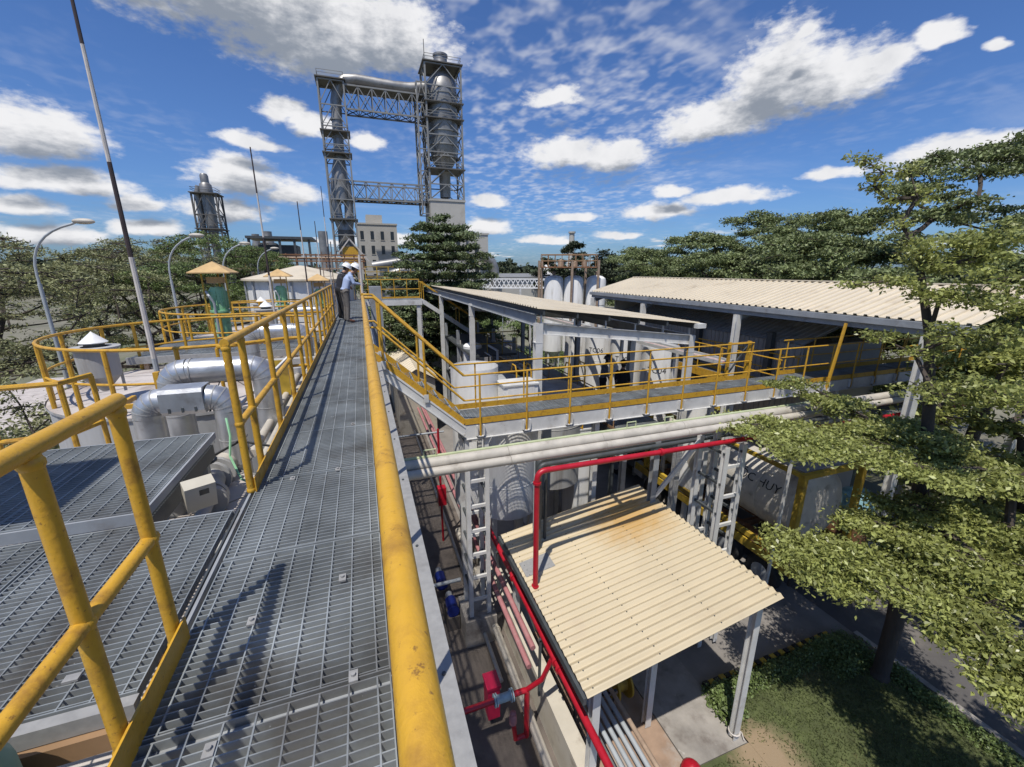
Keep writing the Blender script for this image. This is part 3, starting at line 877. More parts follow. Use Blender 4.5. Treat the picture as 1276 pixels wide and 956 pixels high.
vent_hopper('large grey hopper vent with white conical cap at far left', -3.95, 8.15, 6.93, 0.82)
vent_hopper('small capped vent behind the front green motor', -2.95, 15.6, 6.75, 0.95)
vent_hopper('farther small capped vent left of the second green motor', -3.7, 18.9, 6.7, 0.95)


# ------------------------------------------------------------------ big silver pipes
def bend(p0, corner, p1, r, n=6):
    p0, c, p1 = Vector(p0), Vector(corner), Vector(p1)
    a = c + (p0 - c).normalized() * r
    b = c + (p1 - c).normalized() * r
    out = []
    for k in range(n + 1):
        t = k / n
        out.append(tuple(a * (1 - t) ** 2 + c * 2 * t * (1 - t) + b * t ** 2))
    return out


def loop_pipe(label, x0, x1, y, zb, zt, r, y1=None, box=False):
    y1 = y if y1 is None else y1
    t = thing('insulated_pipe', label, 'pipe', (x0, y, zb), 'silver clad pipe loops on the tank')
    e = r * 1.25
    for (x, yy, sgn) in ((x0, y, 1), (x1, y1, -1)):
        MB().tube([(x, yy, zb), (x, yy, zt - e)], r, 20).build('leg_pipe', 'clad', t, smooth='auto')
        pts = bend((x, yy, zb), (x, yy, zt), (x + sgn * 2, yy + (y1 - y) * sgn, zt), e, 5)
        MB().tube(pts, r * 1.008, 20).build('elbow', 'clad', t, smooth='auto')
        for k in (1, 2, 3, 4):   # lapped joints of the cladding
            q0, q1 = Vector(pts[k]), Vector(pts[k + 1])
            d0 = (Vector(pts[k + 1]) - Vector(pts[k - 1])).normalized() * 0.006
            MB().tube([q0 - d0, q0 + d0], r * 1.03, 20).build('elbow_joint', 'galv_plate', t, smooth='auto')
        for zz in (zb + 0.16, (zb + zt - e) / 2 + 0.06):
            if zz < zt - e:
                MB().tube([(x, yy, zz), (x, yy, zz + 0.012)], r * 1.035, 20).build('band', 'galv_plate', t, smooth='auto')
    d = (Vector((x1, y1, zt)) - Vector((x0, y, zt))).normalized()
    a, b = Vector((x0, y, zt)) + d * e, Vector((x1, y1, zt)) - d * e
    MB().tube([a, b], r * 0.99, 20).build('cross_pipe', 'clad', t, smooth='auto')
    if box:
        k = MB()
        prof = [(-1.12, -0.7), (-0.85, -1.05), (0.85, -1.05), (1.12, -0.7), (1.12, 0.75), (0.95, 1.06), (-0.95, 1.06), (-1.12, 0.75)]
        a2, b2 = a + d * 0.0, b - d * 0.0
        vs = [(p.x, p.y + q[0] * r, p.z + q[1] * r) for p in (a2, b2) for q in prof]
        fs = [(i, (i + 1) % 8, 8 + (i + 1) % 8, 8 + i) for i in range(8)] + [tuple(reversed(range(8))), tuple(range(8, 16))]
        k.add(vs, fs)
        k.build('flange_cover', 'clad', t)
        for q in (0.2, 0.5, 0.8):
            c = a2.lerp(b2, q)
            MB().box((c.x, c.y - 1.14 * r, c.z - 0.6 * r), (0.02, 0.012, 0.05)).build('latch', 'steel_dark', t)
    else:
        for q in (0.05, 0.95):
            c = a.lerp(b, q)
            MB().tube([c, c + d * 0.014], r * 1.04, 20).build('band', 'galv_plate', t, smooth='auto')
    return t


loop_pipe('nearest silver pipe loop with a boxed flange cover', -2.19, -1.48, 5.12, 6.5, 7.44, 0.132, box=True)
loop_pipe('larger silver pipe loop behind the boxed one', -2.33, -1.30, 6.2, 6.5, 7.52, 0.158)
loop_pipe('smaller silver pipe loop farther along beside the handrail', -2.3, -1.25, 10.1, 6.7, 7.5, 0.15)
loop_pipe('farthest silver pipe loop near the people, beside the low rail', -2.4, -1.3, 15.6, 6.7, 7.45, 0.15)

# dusty pipe fittings on the tank roof by the walkway
vf = thing('valve_assembly', 'dusty flanged valve with bent grey pipe beside the walkway opening', 'valve', (-1.4, 4.2, 6.62))
MB().tube([(-1.55, 5.12, 6.7), (-1.6, 4.72, 6.72)], 0.12, 14).build('pipe', 'beige', vf, smooth='auto')
for (x, y, z, r, w) in ((-1.57, 4.74, 6.72, 0.17, 0.05), (-1.58, 4.62, 6.72, 0.17, 0.05), (-1.48, 4.18, 6.74, 0.155, 0.05), (-1.46, 4.08, 6.74, 0.155, 0.05)):
    MB().disc((x, y, z), r, w, 'Y', 16).build('flange', 'tank_grey', vf, smooth='auto')
MB().tube([(-1.56, 4.62, 6.73), (-1.48, 4.18, 6.74)], 0.10, 12).build('pipe', 'tank_grey', vf, smooth='auto')
MB().tube([(-1.56, 4.40, 6.73), (-1.56, 4.40, 7.0)], 0.022, 8).build('stem', 'steel_dark', vf, smooth='auto')
MB().tube(arc((-1.56, 4.40), 0.11, 0, 360, 7.0, 14), 0.013, 6).build('hand_wheel', 'steel_dark', vf, smooth='auto')
MB().tube([(-1.46, 4.1, 6.74)] + bend((-1.46, 4.1, 6.74), (-1.42, 3.5, 6.72), (-1.12, 3.3, 6.70), 0.14) + [(-1.1, 3.28, 6.70)] + bend((-1.1, 3.28, 6.7), (-1.0, 3.2, 6.7), (-1.05, 2.7, 6.7), 0.08) + [(-1.08, 2.6, 6.7)], 0.052, 12).build('bent_pipe', 'tank_grey', vf, smooth='auto')
lpipes = thing('floor_pipes', 'parallel dusty pipes lying along the tank roof under the handrail', 'pipe', (-1.1, 6, 6.66))
for i, (x, r) in enumerate(((-1.02, 0.05), (-1.16, 0.04), (-1.30, 0.05))):
    MB().tube([(x, 4.6 + i * 0.2, 6.78), (x, 11.5, 6.80)], r, 10).build('pipe', 'beige', lpipes, smooth='auto')
tank_stub = thing('flange_stub', 'short dusty flanged nozzle under the raised platform edge', 'nozzle', (-1.75, 4.1, 6.6))
MB().lathe((-1.78, 4.2, 6.6), [(0, 0), (0.15, 0), (0.15, 0.22), (0.19, 0.225), (0.19, 0.27), (0, 0.275)], 16).build('nozzle', 'tank_grey', tank_stub, smooth='auto')
cb = thing('control_box', 'small tilted cream control box by the platform corner', 'box', (-1.36, 3.3, 6.9))
rot = Matrix.Rotation(R(28), 3, 'Z') @ Matrix.Rotation(R(18), 3, 'X')
MB().box((-1.27, 3.42, 7.14), (0.19, 0.11, 0.22), rot=rot).build('box_body', 'box_cream', cb)
MB().box(tuple(Vector((-1.27, 3.42, 7.14)) + rot @ Vector((0.02, -0.053, 0.05))), (0.06, 0.006, 0.05), rot=rot).build('window', 'window', cb)
MB().tube([(-1.35, 3.3, 6.95), (-1.42, 3.5, 6.75), (-1.5, 3.7, 6.68)], 0.02, 8).build('stalk', 'steel_grey', cb, smooth='auto')
MB().tube([(-1.30, 3.18, 6.95), (-1.22, 3.1, 6.78), (-1.15, 3.3, 6.68), (-1.0, 3.6, 6.68)], 0.008, 6).build('cable', 'black_paint', cb, smooth='auto')
hose = MB().tube([(-1.45, 4.9, 7.25), (-1.4, 4.75, 7.1), (-1.42, 4.7, 6.9), (-1.3, 4.5, 6.72), (-1.0, 4.2, 6.70)], 0.012, 6)
tag(hose.build('hose', 'green', smooth='auto'), 'thin green hose curling beside the silver pipe leg', 'hose')
tag(MB().tube([(-0.97, 4.6, 6.98), (-1.35, 4.85, 7.0), (-1.7, 4.7, 6.86), (-2.2, 4.9, 6.8)], 0.014, 6).build('cable', 'black_paint', smooth='auto'), 'loose black cable sagging behind the first handrail posts', 'cable')
sgn = thing('sign_board', 'back of a yellow sign board behind the left handrail', 'sign', (-1.35, 6.9, 6.7))
MB().span((-1.62, 7.40, 6.78), (-1.22, 7.42, 7.36)).build('board', 'yellow_dirty', sgn)
MB().span((-1.68, 7.37, 6.66), (-1.64, 7.41, 7.45)).build('sign_post', 'yellow', sgn)
tag(MB().beam((-1.72, 6.2, 6.95), (-1.15, 7.3, 7.45), 0.035, 0.035).build('brace_bar', 'steel_white'), 'slanting pale steel bar behind the left handrail', 'bar')

# white tank with a cream roof beyond the people
wtk = thing('white_tank', 'white round tank with shallow cream roof beyond the two men', 'tank', (-2.9, 25.2, 0))
MB().lathe((-2.9, 25.2, 0), [(2.55, 0.02), (2.55, 8.25)], 40).build('tank_wall', 'white', wtk, smooth='auto')
MB().lathe((-2.9, 25.2, 0), [(2.50, 8.26), (2.75, 8.26), (2.75, 8.34), (0.2, 8.98), (0.0, 9.0)], 40).build('tank_roof', 'cream', wtk, smooth='auto')
for k in range(8):
    a = R(200 + k * 22)
    MB().beam((-2.9 + 2.62 * math.cos(a), 25.2 + 2.62 * math.sin(a), 6.0), (-2.9 + 2.62 * math.cos(a), 25.2 + 2.62 * math.sin(a), 8.25), 0.07).build('stiffener', 'steel_grey', wtk)
ld = thing('cage_ladder', 'rusty caged ladder standing in front of the white tank', 'ladder', (-1.35, 22.3, 6.6))
for x in (-1.6, -1.2):
    MB().tube([(x, 22.4, 6.6), (x, 22.4, 9.6)], 0.02, 6).build('ladder_rail', 'rust_light', ld)
for k in range(10):
    MB().tube([(-1.6, 22.4, 6.8 + k * 0.28), (-1.2, 22.4, 6.8 + k * 0.28)], 0.012, 6).build('rung', 'rust_light', ld)
for k in range(4):
    MB().tube(arc((-1.4, 22.4), 0.34, 180, 360, 7.6 + k * 0.6, 8), 0.014, 5).build('cage_hoop', 'rust_light', ld)

# ================================================================== stair and lower cross walkway
CZ = 5.65
stp = thing('steel_stair', 'short steep stair with yellow stringer tops down to the lower walkway', 'stair', (0.9, 8.5, CZ))
S0, S1 = Vector((0.10, 0, DK)), Vector((1.80, 0, CZ))
for yy in (8.0, 9.0):
    a, b = Vector((S0.x, yy, S0.z)), Vector((S1.x, yy, S1.z))
    MB().beam(a + Vector((0, 0, -0.16)), b + Vector((0, 0, -0.16)), 0.02, 0.20).build('stringer', 'steel_white', stp)
    MB().beam(a + Vector((0, 0.02, -0.06)), b + Vector((0, 0.02, -0.06)), 0.09, 0.012).build('stringer_flange', 'steel_white', stp)
    MB().beam(a + Vector((0, 0.02, 0.03)), b + Vector((0, 0.02, 0.03)), 0.012, 0.15).build('toe_band', 'yellow', stp)
    MB().beam(a + Vector((0, -0.02, -0.26)), b + Vector((0, -0.02, -0.26)), 0.09, 0.012).build('stringer_flange', 'steel_white', stp)
for k in range(7):
    q = (k + 0.5) / 7
    c = S0.lerp(S1, q)
    b = MB()
    for j in range(7):
        b.box((c.x - 0.11 + j * 0.036, 8.5, c.z - 0.02), (0.005, 0.94, 0.03))
    b.box((c.x + 0.125, 8.5, c.z - 0.018), (0.02, 0.94, 0.036))
    b.build('tread', 'galv', stp)


def slope_rail(label, y):
    t = thing('stair_rail', label, 'railing', (0.1, y, DK))
    up = Vector((0, 0, 1))
    p = [Vector((0.03, y, DK + 1.08)), Vector((0.2, y, DK + 1.08)), Vector((1.80, y, CZ + 1.06))]
    MB().tube(p, 0.026, 10).build('top_rail', 'yellow', t, smooth='auto')
    MB().tube([q - up * 0.53 for q in p], 0.022, 10).build('mid_rail', 'yellow', t, smooth='auto')
    for f in (0.05, 0.52):
        c = Vector((0.2, y, DK)).lerp(Vector((1.8, y, CZ)), f)
        MB().tube([c - up * 0.15, c + up * 1.06], 0.024, 8).build('post', 'yellow', t, smooth='auto')
        MB().box(tuple(c - up * 0.08 + Vector((0, -0.03, 0))), (0.09, 0.012, 0.16)).build('base_plate', 'steel_white', t)
    return t


slope_rail('near sloping yellow rail of the short stair', 7.985)
slope_rail('far sloping yellow rail of the short stair', 9.015)

cw = thing('cross_walkway', 'lower grating walkway crossing from the stair to the right', 'walkway', (10, 8.5, CZ))
m0 = None
for i in range(18):
    o = panel(cw, 1.82 + i * 0.97, 8.03, CZ, 0.965, 0.94, m0)
    m0 = m0 or o
for yy, s in ((8.0, -1), (9.0, 1)):
    MB().span((1.80, yy - 0.008, CZ - 0.31), (19.3, yy + 0.008, CZ - 0.02)).build('side_channel', 'steel_white', cw)
    MB().span((1.80, yy - 0.05, CZ - 0.325), (19.3, yy + 0.05, CZ - 0.311)).build('channel_flange', 'steel_white', cw)
for i in range(18):
    MB().span((1.85 + i * 0.97, 8.02, CZ - 0.15), (1.90 + i * 0.97, 8.98, CZ - 0.035)).build('cross_beam', 'steel_grey', cw)
for i in range(17):
    x = 2.12 + i * 1.04
    b = MB()
    b.span((x - 0.085, 7.93, CZ - 0.28), (x - 0.06, 7.99, CZ - 0.03))
    b.span((x + 0.06, 7.93, CZ - 0.28), (x + 0.085, 7.99, CZ - 0.03))
    b.span((x - 0.085, 7.93, CZ - 0.28), (x + 0.085, 7.99, CZ - 0.262))
    b.build('post_bracket', 'steel_white', cw)
MB().span((4.55, 8.2, CZ - 0.05), (4.9, 8.8, CZ - 0.06)).build('cross_beam', 'steel_grey', cw)

railing('near yellow rail of the lower cross walkway', [(1.80, 7.985, CZ), (19.2, 7.985, CZ)], [(2.12 + i * 1.04, 7.96, CZ) for i in range(17)],
        h=1.06, mids=(0.53,), r=0.020, toe=0.13, smooth_n=8, base_drop=0.27, rp=0.022)
railing('far yellow rail of the lower cross walkway', [(1.80, 9.015, CZ), (10.7, 9.015, CZ)], [(2.3 + i * 1.2, 9.03, CZ) for i in range(8)],
        h=1.06, mids=(0.53,), r=0.020, toe=0.13, smooth_n=8, base_drop=0.1)
railing('far yellow rail of the cross walkway right of the side walkway', [(11.9, 9.015, CZ), (19.2, 9.015, CZ)], [(12.1 + i * 1.15, 9.03, CZ) for i in range(7)],
        h=1.06, mids=(0.53,), r=0.020, toe=0.13, smooth_n=8, base_drop=0.1)
gt = thing('rail_gate', 'yellow braced post frame where the side walkway meets the cross walkway', 'gate', (10.6, 9.1, CZ))
MB().box((10.62, 9.1, CZ + 0.55), (0.09, 0.09, 1.1)).build('gate_post', 'yellow', gt)
MB().box((9.9, 9.12, CZ + 0.55), (0.07, 0.07, 1.1)).build('gate_post', 'yellow', gt)
MB().beam((9.9, 9.12, CZ + 0.1), (10.6, 9.12, CZ + 1.0), 0.04).build('brace', 'steel_dark', gt)
MB().beam((9.9, 9.12, CZ + 1.05), (10.6, 9.12, CZ + 1.05), 0.05).build('gate_bar', 'yellow', gt)


def ladder_tower(label, x0, x1, y0, y1, zb, zt, mat='steel_white', block=0.0, step=0.62, sz=0.095):
    t = thing('pipe_rack_tower', label, 'steel frame', ((x0 + x1) / 2, (y0 + y1) / 2, 0), 'ladder-like steel support towers')
    for x in (x0, x1):
        for y in (y0, y1):
            MB().ibeam((x, y, zb), (x, y, zt), sz, sz, 0.012).build('leg', mat, t)
    z = zb + 0.45
    while z < zt - 0.1:
        MB().beam((x0, y0 - 0.005, z), (x1, y0 - 0.005, z), 0.05, 0.07).build('rung', mat, t)
        MB().beam((x0, y1 + 0.005, z + 0.1), (x1, y1 + 0.005, z + 0.1), 0.05, 0.07).build('rung', mat, t)
        MB().beam((x0, y0, z + 0.3), (x0, y1, z + 0.3), 0.05, 0.05).build('side_bar', 'steel_dark', t)
        MB().beam((x1, y0, z + 0.3), (x1, y1, z + 0.3), 0.05, 0.05).build('side_bar', 'steel_dark', t)
        z += step
    if block:
        MB().span((x0 - 0.18, y0 - 0.18, 0.0), (x1 + 0.15, y1 + 0.15, block)).build('concrete_base', 'concrete', t)
    return t


ladder_tower('tall ladder-like steel tower under the walkway corner on a concrete block', 1.83, 2.26, 8.06, 8.62, 0.75, CZ - 0.33, block=0.75)
ladder_tower('ladder-like steel tower holding red and beige pipes beside the truck', 6.85, 7.32, 6.05, 6.75, 0.1, 5.22, sz=0.11, step=0.7)
ladder_tower('far ladder-like steel tower on the right behind the tree', 14.2, 14.7, 6.05, 6.7, 0.1, 5.22, sz=0.11, step=0.7)
bt = thing('braced_post', 'grey steel post with diagonal brace beside the truck cab', 'post', (5.9, 6.9, 0))
MB().ibeam((5.95, 7.1, 0), (5.95, 7.1, 5.2), 0.14, 0.14).build('post', 'steel_grey', bt)
MB().beam((5.97, 7.1, 3.6), (6.85, 6.75, 5.1), 0.08).build('brace', 'steel_white', bt)
for i, (x, lab) in enumerate(((5.0, 'slim white column under the cross walkway behind the red pipe'), (8.45, 'left of two white columns under the cross walkway by the tree tip'),
                              (9.1, 'right of two white columns under the cross walkway by the tree tip'), (13.2, 'white column under the cross walkway behind the tree leaves'),
                              (17.6, 'last white column under the right end of the cross walkway'))):
    c = thing('walkway_column', lab, 'column', (x, 8.1, 0), 'columns under the cross walkway')
    MB().ibeam((x, 8.12, 0.02), (x, 8.12, CZ - 0.33), 0.12, 0.12).build('shaft', 'steel_white', c)
    MB().box((x, 8.12, 0.03), (0.26, 0.26, 0.03)).build('base_plate', 'steel_grey', c)

# ------------------------------------------------------------------ pipes that cross in front of the walkway
bz = thing('beige_pipes', 'pair of fat beige insulated pipes crossing above the shed', 'pipe', (0.5, 6.4, 5.6))
for (y, z, r) in ((6.28, 5.565, 0.078), (6.44, 5.655, 0.095)):
    for i in range(10):
        x0, x1 = 0.3 + i * 1.9, 0.3 + (i + 1) * 1.9
        MB().tube([(x0, y, z), (x1 - 0.006, y, z)], r + 0.002 * (i % 2), 16).build('pipe_section', 'beige', bz, smooth='auto')
MB().span((0.3, 6.47, 5.742), (10.0, 6.53, 5.764)).build('edge_strip', 'lime_edge', bz)
for x in (0.75, 4.7, 5.6):
    MB().tube([(x, 6.50, 5.76), (x, 6.50, 5.87), (x + 0.2, 6.50, 5.87), (x + 0.2, 6.50, 5.76)], 0.014, 6).build('lug', 'lime_edge', bz, smooth='auto')
rdp = thing('red_pipe', 'bright red pipe rising from the shed roof and running right', 'pipe', (2.62, 6.08, 3.0))
MB().tube([(2.62, 6.08, 2.6), (2.62, 6.08, 5.2)], 0.05, 14).build('riser', 'red', rdp, smooth='auto')
MB().tube([(2.62, 6.08, 5.15)] + bend((2.62, 6.08, 5.1), (2.62, 6.08, 5.37), (3.5, 6.08, 5.37), 0.17, 8) + [(2.85, 6.08, 5.37)], 0.053, 14).build('elbow', 'red', rdp, smooth='auto')
MB().tube([(2.85, 6.08, 5.37), (8.2, 6.08, 5.31)], 0.05, 14).build('run', 'red', rdp, smooth='auto')
MB().tube([(8.2, 6.08, 5.31), (19, 6.08, 5.2)], 0.05, 12).build('run', 'red', rdp, smooth='auto')
for (p, q) in (((2.62, 6.08, 5.13), (2.62, 6.08, 5.17)), ((5.2, 6.08, 5.344), (5.26, 6.08, 5.343)), ((2.62, 6.08, 2.98), (2.62, 6.08, 3.02))):
    MB().tube([p, q], 0.072, 14).build('coupling', 'red', rdp, smooth='auto')
dkp = thing('dark_pipes', 'bundle of dark green pipes under the cross walkway', 'pipe', (3, 7.2, 5.1))
for i, (y, z, r) in enumerate(((6.95, 5.02, 0.05), (7.12, 5.04, 0.055), (7.3, 5.02, 0.05), (7.48, 5.06, 0.06), (7.65, 5.02, 0.045), (7.2, 5.16, 0.035))):
    MB().tube([(3.05 + i * 0.05, y, 1.0)] + bend((3.05 + i * 0.05, y, 1.0), (3.05 + i * 0.05, y, z), (9, y, z), 0.12, 5) + [(19.3, y, z)], r, 10).build('pipe', 'steel_dark' if i != 3 else 'lamp_grey', dkp, smooth='auto')
for x in (4.9, 8.4, 9.1, 12, 15):
    MB().box((x, 7.3, 4.93), (0.08, 1.1, 0.08)).build('pipe_support', 'steel_white', dkp)

# ------------------------------------------------------------------ service lane below the walkway
tag(MB().span((2.66, 1.5, 0.0), (2.95, 13.0, 0.9)).build('low_wall', 'cream_wall'), 'low cream wall along the lane under the shed edge', 'wall')
lr = thing('red_main_pipe', 'long red pipe running below the shed roof edge towards the camera', 'pipe', (2.62, 5, 2.2))
MB().tube([(2.60, 1.2, 2.28), (2.60, 9.5, 2.28)], 0.058, 14).build('pipe', 'red', lr, smooth='auto')
for y in (4.9, 5.05, 7.2):
    MB().tube([(2.60, y, 2.28), (2.60, y + 0.05, 2.28)], 0.085, 14).build('coupling', 'red', lr, smooth='auto')
for y in (3.0, 5.6, 8.2):
    MB().span((2.52, y, 0.9), (2.56, y + 0.05, 2.24)).build('stand', 'steel_dark', lr)
    MB().span((2.50, y, 2.19), (2.70, y + 0.05, 2.22)).build('stand', 'steel_dark', lr)
for lab, x, z, r, m, y0, y1 in (('upper faded pink pipe along the lane wall', 2.52, 1.75, 0.055, 'pink', 5.9, 30), ('lower faded pink pipe along the lane wall', 2.40, 1.45, 0.055, 'pink', 5.8, 30),
                                ('far right faded pink pipe of the lane', 2.66, 1.62, 0.05, 'pink', 9.5, 30),
                                ('fat dusty white pipe lying along the lane', 2.36, 0.42, 0.085, 'beige', 1.5, 12), ('thin pale pipe along the lane floor', 2.1, 0.3, 0.045, 'beige', 6.6, 22)):
    t = thing('lane_pipe', lab, 'pipe', (x, y0, z), 'pipes running along the lane')
    n = 5
    for i in range(n):
        a, b = y0 + (y1 - y0) * i / n, y0 + (y1 - y0) * (i + 1) / n
        MB().tube([(x, a, z), (x, b - 0.004, z)], r, 12).build('pipe_length', m, t, smooth='auto')
        MB().tube([(x, b - 0.05, z), (x, b, z)], r * 1.25, 12).build('collar', m, t, smooth='auto')
rc = thing('red_branch_pipe', 'dark red pipe with pale blue valve crossing the lane', 'pipe', (1.2, 5.35, 1.1))
MB().tube([(0.15, 5.45, 1.38), (2.02, 5.45, 1.38)], 0.052, 12).build('pipe', 'red', rc, smooth='auto')
MB().tube([(2.02, 5.45, 1.38)] + bend((2.02, 5.45, 1.38), (2.22, 5.45, 1.38), (2.22, 5.45, 0.3), 0.08) + [(2.22, 5.45, 0.25)], 0.052, 12).build('drop', 'red', rc, smooth='auto')
MB().tube([(1.62, 5.45, 1.38), (1.92, 5.45, 1.38)], 0.075, 12).build('valve_body', 'valve_teal', rc, smooth='auto')
for x in (1.60, 1.64, 1.90, 1.94):
    MB().disc((x, 5.45, 1.38), 0.11, 0.02, 'X', 14).build('flange', 'valve_teal', rc, smooth='auto')
MB().tube([(2.22, 5.45, 1.38), (2.45, 5.30, 1.7), (2.6, 5.2, 2.25)], 0.045, 10).build('riser', 'red', rc, smooth='auto')
MB().tube([(2.22, 5.45, 0.28), (2.0, 5.45, 0.28), (1.95, 5.45, 0.75)], 0.045, 10).build('hydrant_pipe', 'red', rc, smooth='auto')
MB().lathe((1.95, 5.45, 0.70), [(0, 0), (0.07, 0), (0.07, 0.16), (0.045, 0.2), (0.06, 0.24), (0, 0.27)], 12).build('hydrant_head', 'pink', rc, smooth='auto')
hb = thing('hose_cabinet', 'bright red plastic hose cabinet standing in the lane', 'cabinet', (1.72, 6.1, 0.3))
MB().span((1.62, 5.95, 0.25), (1.86, 6.25, 1.0)).build('cabinet_body', 'red_plastic', hb)
MB().span((1.60, 5.92, 1.0), (1.88, 6.28, 1.06)).build('lid', 'red_plastic', hb)
MB().span((1.72, 6.08, 0.0), (1.76, 6.12, 0.25)).build('stand', 'steel_dark', hb)
for i, (x, y, lab) in enumerate(((1.48, 8.75, 'nearer round blue pump motor in the dark lane'), (1.38, 9.75, 'farther blue pump motor in the dark lane'))):
    t = thing('pump', lab, 'pump', (x, y, 0), 'blue pumps in the lane')
    MB().tube([(x, y - 0.17, 0.55), (x, y - 0.15, 0.55), (x, y + 0.2, 0.55)], [0.11, 0.14, 0.14], 16).build('motor', 'blue_motor', t, smooth='auto')
    MB().tube([(x, y - 0.23, 0.55), (x, y - 0.17, 0.55)], 0.15, 16).build('fan_cover', 'blue_motor', t, smooth='auto')
    MB().tube([(x, y + 0.2, 0.55), (x, y + 0.42, 0.55)], 0.09, 12).build('pump_head', 'steel_grey', t, smooth='auto')
    MB().box((x, y + 0.05, 0.2), (0.3, 0.6, 0.4)).build('plinth', 'concrete_dark', t)
tag(MB().tube([(0.2, 9.35, 0.75), (1.85, 9.35, 0.75)], 0.05, 10).build('grey_pipe', 'lamp_grey', smooth='auto'), 'short grey pipe between the two blue pump motors', 'pipe')
tag(MB().tube([(0.2, 14.2, 3.1), (2.4, 14.2, 3.1)], 0.035, 10).build('grey_pipe', 'lamp_grey', smooth='auto'), 'thin grey pipe spanning the lane below the stair', 'pipe')
vb = thing('valve_box', 'small red valve box hanging on a red riser below the stair', 'box', (1.9, 12.0, 1.5))
MB().span((1.75, 11.9, 1.5), (2.0, 12.15, 2.1)).build('box_body', 'red', vb)
MB().tube([(1.88, 12.2, 0), (1.88, 12.2, 4.0)], 0.035, 8).build('riser', 'red', vb, smooth='auto')

# ------------------------------------------------------------------ open shed with cream sheet roof
sh = thing('open_shed', 'open shed with cream ribbed roof and rust stain', 'shed', (4.3, 5.9, 0))


def shz(x):
    return 2.95 + (x - 2.5) * 0.167


for k in range(4):
    y0 = 3.88 + k * 0.99
    x0, x1 = 2.5, 6.12
    MB().sheet((x0, y0, shz(x0) + 0.004 * k), (0, 1.0, 0), (x1 - x0, 0, shz(x1) - shz(x0)), 7, wave(0.042), 0.006).build('roof_sheet', 'cream_stain', sh)
scr = MB()
for k in range(28):
    for x in (2.62, 3.75, 4.9, 6.02):
        yy = 3.88 + (k + 0.5) * (3.97 / 28)
        zz = shz(x) + 0.042 + 0.004 * (k // 7)
        scr.tube([(x, yy, zz - 0.004), (x, yy, zz + 0.008)], 0.011, 6)
tag(scr.build('roof_screws', 'steel_dark', sh), kind='stuff')
MB().box((2.85, 6.55, shz(2.85) + 0.05), (0.62, 0.42, 0.012), rot=Matrix.Rotation(-math.atan(0.167), 3, 'Y')).build('roof_patch', 'galv_plate', sh)
MB().beam((2.47, 3.9, shz(2.47) - 0.07), (2.47, 7.85, shz(2.47) - 0.07), 0.05, 0.12).build('edge_purlin', 'steel_dark', sh)
for y in (4.2, 5.4, 6.6, 7.7):
    MB().beam((2.55, y, shz(2.55) - 0.09), (6.08, y, shz(6.08) - 0.09), 0.06, 0.12).build('rafter', 'steel_grey', sh)
for (x, y) in ((6.02, 4.22), (4.58, 4.98), (6.02, 7.6), (2.8, 4.15), (2.8, 7.6), (4.58, 7.6)):
    MB().ibeam((x, y, 0.06), (x, y, shz(x) - 0.14), 0.13, 0.13, 0.012).build('post', 'steel_white', sh)
MB().tube(arc((6.02, 4.22), 0.10, 0, 330, 0.22, 12), 0.014, 6).build('rope_tie', 'pole_white', sh, smooth='auto')
MB().tube([(6.10, 4.26, 0.2), (6.2, 4.2, 0.12), (6.14, 4.08, 0.1)], 0.012, 6).build('rope_tie', 'pole_white', sh, smooth='auto')
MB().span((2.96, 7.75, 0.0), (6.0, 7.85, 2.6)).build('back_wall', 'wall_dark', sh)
gp = thing('pipe_stack', 'steel pipes lying side by side on a rack under the shed edge', 'pipe stack', (3.6, 4.0, 0.8))
for i in range(6):
    MB().tube([(3.18 + i * 0.135, 1.5, 0.98), (3.18 + i * 0.135, 5.6 - 0.12 * (i % 3), 0.98)], 0.043, 10).build('steel_pipe', 'clad' if i == 0 else 'rust_light' if i == 5 else 'lamp_grey', gp, smooth='auto')
for y in (2.0, 3.6, 5.2):
    MB().box((3.52, y, 0.90), (0.95, 0.06, 0.06)).build('rack_bar', 'steel_dark', gp)
    for x in (3.1, 3.95):
        MB().box((x, y, 0.435), (0.05, 0.05, 0.87)).build('rack_leg', 'steel_dark', gp)
dr = thing('cable_drum', 'yellow drum lying in the shade under the shed roof', 'drum', (4.35, 5.6, 0.06))
MB().tube([(4.25, 5.7, 0.42), (4.5, 5.7, 0.42)], 0.2, 16).build('drum_core', 'yellow_dirty', dr, smooth='auto')
for x in (4.22, 4.53):
    MB().disc((x, 5.7, 0.42), 0.34, 0.04, 'X', 18).build('drum_flange', 'yellow_dirty', dr, smooth='auto')
tag(MB().lathe((4.75, 3.95, 0.05), [(0, 0.36), (0.1, 0.34), (0.17, 0.26), (0.19, 0.0), (0, 0)], 18).build('red_buoy', 'red', smooth='auto'), 'rounded dark red object at the bottom edge by the slab', 'drum')
up_ = thing('slim_pole', 'slim white pole leaning beside the rear corner of the truck', 'pole', (9.3, 6.4, 0))
MB().beam((9.3, 6.42, 0.02), (9.38, 6.4, 4.75), 0.07, 0.05).build('shaft', 'steel_white', up_)
MB().span((6.10, 4.14, 3.36), (6.28, 4.30, 3.43)).build('rafter_end', 'rust', sh)


